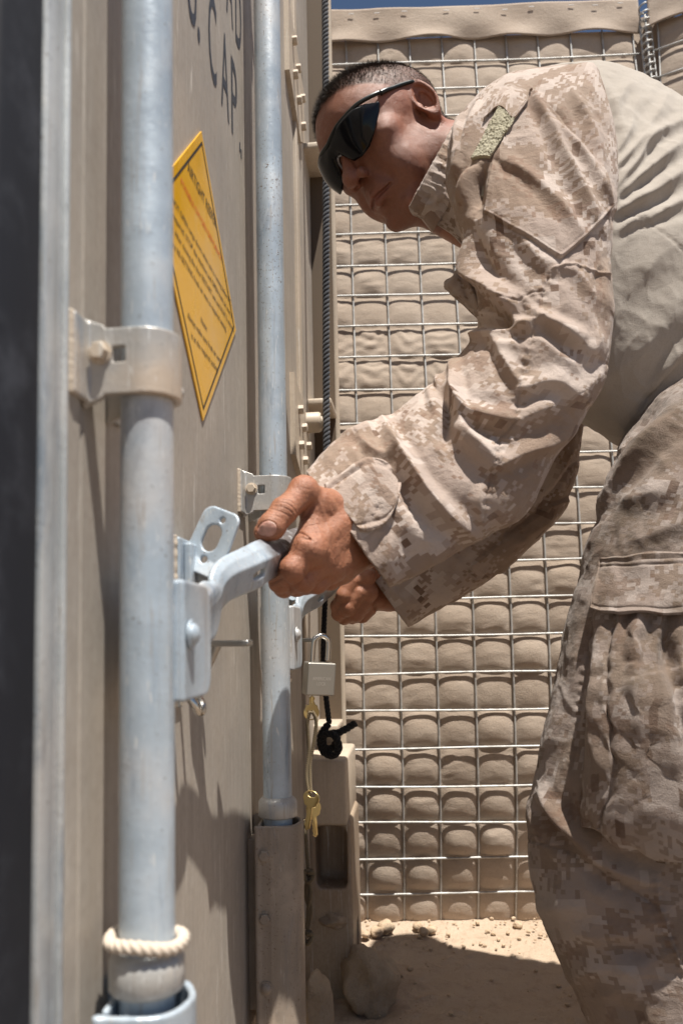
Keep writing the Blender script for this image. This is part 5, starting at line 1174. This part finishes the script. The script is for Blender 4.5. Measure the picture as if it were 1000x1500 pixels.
# -- far sleeve
st = [(790, 250, 880, 360, 1.27, .06), (760, 400, 870, 480, 1.28, .07), (735, 520, 858, 570, 1.29, .075), (700, 600, 850, 640, 1.29, .078), (670, 660, 838, 712, 1.285, .075), (640, 700, 800, 772, 1.275, .07), (610, 740, 752, 820, 1.262, .064), (585, 780, 700, 858, 1.25, .058), (560, 815, 648, 888, 1.238, .053), (540, 838, 598, 918, 1.23, .050)]
G, UV, sn = loft(st, 200, 300, 2.1)
b1_ = lambda *p: FX(p, 500, 640, 2.5)
folds = [(b1_((700, 250), (600, 340), (480, 440), (430, 540)), 8, .006), (b1_((860, 60), (800, 170), (720, 260)), 6, -.008), (b1_((830, 230), (720, 320), (600, 400), (470, 480)), 9, .006), (b1_((300, 480), (250, 580), (230, 680)), 8, .005), (b1_((180, 560), (230, 600), (300, 610)), 8, .004), (b1_((640, 370), (560, 380), (480, 450)), 7, .005)]
G = displace(G, sn, folds, [(b1_((455, 470), (600, 370), (760, 250), (850, 210), (860, 320), (640, 470), (480, 525)), .004)], [(b1_((860, 90), (760, 220), (640, 330), (500, 420)), 1.5, -.002)], .003, 9, .0008)
sleeve2 = cloth('sleeve', *close_rings(G, UV, [(0, .5)], [(.001, .965), (-.004, .95), (-.05, .92)]), M['camo'])
sleeve2['label'] = 'shaded farther sleeve'

# -- collar and the open front of the shirt
st = [(600, 304, 669, 176, 1.075, .060), (606, 314, 676, 178, 1.075, .063), (626, 322, 690, 182, 1.075, .067), (650, 334, 706, 188, 1.08, .073), (676, 356, 722, 196, 1.09, .082), (692, 400, 740, 206, 1.10, .092)]
G, UV, sn = loft(st, 200, 120, 2.0)
c1 = lambda *p: FX(p, 590, 150, 4.685)
folds = [(c1((150+k*26, 540-k*62), (215+k*26, 560-k*60), (290+k*10, 600-k*60)), 2.2, .0022) for k in range(7)]+[(c1((140, 570), (200, 590), (250, 650)), 4, .0030), (c1((130, 640), (220, 690), (320, 720)), 4, -.0022), (c1((100, 700), (180, 700), (250, 660)), 4, .0025), (c1((270, 620), (330, 690), (350, 760)), 5, .003)]
G = displace(G, sn, folds, (), [(c1((90, 620), (180, 650), (320, 735)), 1.0, -.0016), (c1((55, 730), (140, 770), (240, 785), (300, 820)), 1.1, -.0014), (c1((60, 755), (140, 790), (240, 800)), .9, -.0010)], .0016, 14, .0009)
cloth('collar', *close_rings(G, UV, [(.0015, .985), (-.002, .955), (-.02, .94), (-.05, .95)], None), M['camo'])
st = [(676, 330, 706, 318, 1.06, .02), (682, 360, 712, 350, 1.055, .022), (686, 386, 716, 380, 1.05, .024), (664, 404, 716, 398, 1.045, .026), (651, 413, 716, 414, 1.04, .026), (658, 428, 716, 434, 1.035, .026), (682, 450, 718, 456, 1.03, .026), (702, 470, 720, 474, 1.03, .02)]
G, UV, sn = loft(st, 120, 140, 2.0)
G = displace(G, sn, [(c1((420, 1100), (430, 1220), (480, 1350), (530, 1450)), 3.5, .006), (c1((390, 1110), (350, 1220), (300, 1260)), 4, .004), (c1((330, 1290), (390, 1370), (480, 1440)), 4, -.004)], (), [(c1((300, 1250), (330, 1320), (420, 1400), (510, 1460)), 1.2, -.0015)], .0015, 21, .0007)
cloth('shirt_front', *close_rings(G, UV, [(0, .4)], [(.001, .4)]), M['camo'])

# -- trousers: near leg with the seat, far leg
st = [(1004, 552, 1215, 430, 1.09, .19), (962, 582, 1232, 500, 1.07, .185), (934, 612, 1238, 570, 1.05, .17), (906, 648, 1230, 650, 1.02, .150), (898, 680, 1215, 710, 1.00, .135), (884, 738, 1190, 770, .985, .122), (858, 820, 1160, 840, .972, .112), (836, 892, 1140, 905, .965, .106), (818, 975, 1122, 985, .958, .101), (806, 1040, 1108, 1055, .955, .098), (790, 1115, 1095, 1130, .952, .094), (775, 1170, 1085, 1190, .95, .090), (772, 1200, 1078, 1225, .95, .088),
      (775, 1236, 1072, 1262, .95, .086), (781, 1290, 1068, 1315, .95, .084), (803, 1368, 1068, 1388, .952, .082), (838, 1444, 1080, 1460, .955, .080), (866, 1510, 1095, 1522, .958, .078), (890, 1580, 1105, 1590, .96, .072)]
G, UV, sn = loft(st, 320, 560, 2.15)
k5 = lambda *p: FX(p, 820, 480, 3.41); k6 = lambda *p: FX(p, 760, 880, 3.947); k7 = lambda *p: FX(p, 760, 1140, 4.167)
folds = [(k5((195, 930), (300, 760), (440, 580), (620, 410)), 11, .0120), (k5((240, 700), (330, 560), (470, 430)), 12, -.0080), (k5((270, 880), (420, 840), (560, 810)), 16, .0050), (k5((330, 1080), (450, 1040), (614, 960)), 14, .0040), (k5((120, 1200), (200, 1020), (300, 900)), 16, .0040),
         (k6((340, 260), (330, 450), (260, 640)), 16, .0030), (k6((140, 900), (200, 760), (220, 640)), 18, .0040), (k6((130, 1110), (200, 1240), (300, 1330), (440, 1460)), 13, .0125), (k6((110, 1200), (160, 1270), (220, 1340), (330, 1430)), 11, -.0070), (k6((270, 1060), (300, 1200), (320, 1310)), 8, -.0040), (k6((60, 1210), (90, 1290), (150, 1340)), 8, .0030),
         (k7((290, 320), (400, 440), (520, 530), (660, 590), (820, 640)), 11, .0080), (k7((400, 560), (540, 650), (700, 720)), 12, -.0040), (k7((120, 800), (300, 770), (520, 790)), 24, .0060), (k7((300, 930), (480, 960), (680, 930), (860, 830)), 22, .0080), (k7((700, 1150), (820, 1100), (960, 1040)), 18, .0070), (k7((350, 1200), (520, 1150), (700, 1180)), 20, .0060), (k7((230, 640), (260, 740), (200, 820)), 20, .0050), (k7((560, 1010), (700, 1080), (860, 1060)), 14, -.0060), (k7((480, 1330), (640, 1280), (800, 1300)), 18, .005)]
seams = [(k7((62, 382), (130, 392), (210, 415), (400, 512), (600, 640), (830, 772)), 1.7, -.0022), (k7((820, 610), (850, 780), (890, 900), (930, 1030), (1010, 1200)), 2.0, .0024), (k7((780, 620), (800, 790), (850, 920), (890, 1040)), 1.2, -.0010), (k7((70, 345), (140, 350), (190, 390)), 1.2, -.0010), (k6((440, 160), (390, 420), (360, 600), (340, 800), (310, 960)), 1.6, -.0018)]
Gt = displace(G, sn, folds, (), seams, .0030, 31, .0008)
ttree = bvh(Gt)
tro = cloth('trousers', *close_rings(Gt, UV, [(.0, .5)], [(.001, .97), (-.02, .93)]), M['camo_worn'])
# cargo pocket: bellows bag, then the flap over it
def bag(s, t):
    edge = sstep(0, .10, s)*1.0; low = np.sqrt(np.clip(1-((t-.50)/.54)**2, 0, 1))
    b = .006+.036*edge*np.clip(low, 0, 1)**.8*(.42+.58*sstep(0, .4, t))*(.55+.45*sstep(.0, .4, s))
    g = .0032*np.sin(s*52+2.2*np.sin(t*4)+1.2)*np.exp(-(t/.22)**2)*sstep(.05, .2, s)
    f1 = np.exp(-((s-.56-.30*(t-.3))/.055)**2)*sstep(.05, .2, t)*sstep(1.0, .6, t); f2 = np.exp(-((s-.36-.10*(t-.3))/.05)**2)*sstep(.02, .1, t)*sstep(.7, .3, t); f3 = np.exp(-((s-.22+.03*np.sin(t*7))/.012)**2); f4 = np.exp(-((s-.80-.2*t)/.06)**2)*sstep(.1, .3, t)*sstep(.9, .5, t)
    q = np.stack([s*5, t*7, 0*s], -1)
    return b+g-.013*f1+.004*f2-.0045*f3*sstep(.02, .1, t)-.005*f4+.0022*noise(q)+.0010*noise(q*2.3+4)
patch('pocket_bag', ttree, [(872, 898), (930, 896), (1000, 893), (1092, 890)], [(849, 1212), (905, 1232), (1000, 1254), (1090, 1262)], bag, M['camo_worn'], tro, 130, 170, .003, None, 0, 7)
def flp(s, t):
    ed = np.minimum(np.minimum(s, 1-s)*5, np.minimum(t, 1-t)*1.6)
    return .0095+.010*t*sstep(-.05, .25, s+.15)+.0030*np.sin(s*9+t*3)*t+.0025*noise(np.stack([s*7, t*3, 0*s], -1))+.0016*np.exp(-((ed-.06)/.03)**2)-.0010*np.exp(-((ed-.16)/.025)**2)-.0015*np.exp(-((t-.18)/.02)**2)
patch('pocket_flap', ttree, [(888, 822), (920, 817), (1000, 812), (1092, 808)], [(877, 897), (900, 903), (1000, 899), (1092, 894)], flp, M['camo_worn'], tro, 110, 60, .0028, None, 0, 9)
far = [(1120, 640, 1260, 640, 1.20, .11), (1075, 820, 1225, 830, 1.20, .10), (1020, 1040, 1180, 1050, 1.20, .09), (990, 1130, 1160, 1150, 1.20, .085), (1010, 1260, 1170, 1270, 1.2, .08), (1050, 1400, 1190, 1410, 1.2, .07)]
G, UV, sn = loft(far, 120, 200, 2.1); G = displace(G, sn, (), (), (), .005, 41, .001)
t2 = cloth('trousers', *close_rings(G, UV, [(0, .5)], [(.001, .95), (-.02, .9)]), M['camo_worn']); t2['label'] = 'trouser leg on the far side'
for (px, Y) in ((1000, .965), (1120, 1.2)):
    a = P(px, 1600 if Y < 1 else 1420, Y); x0 = a[0]
    fn = lambda p: np.maximum(smin(smin(sd_cap(p, (x0, Y, .30), (x0+.01, Y, .07), .058, .050), sd_cap(p, (x0+.015, Y, .055), (x0-.15, Y-.01, .042), .048, .040), .03), sd_cap(p, (x0+.04, Y, .05), (x0+.04, Y, .05001), .045), .02), -(p[:, 2]-.004))
    V, Q = sdf_mesh(fn, (x0-.21, Y-.07, -.002), (x0+.11, Y+.07, .33), .005)
    mk('boot', V, Q, M['boot'], person, True)
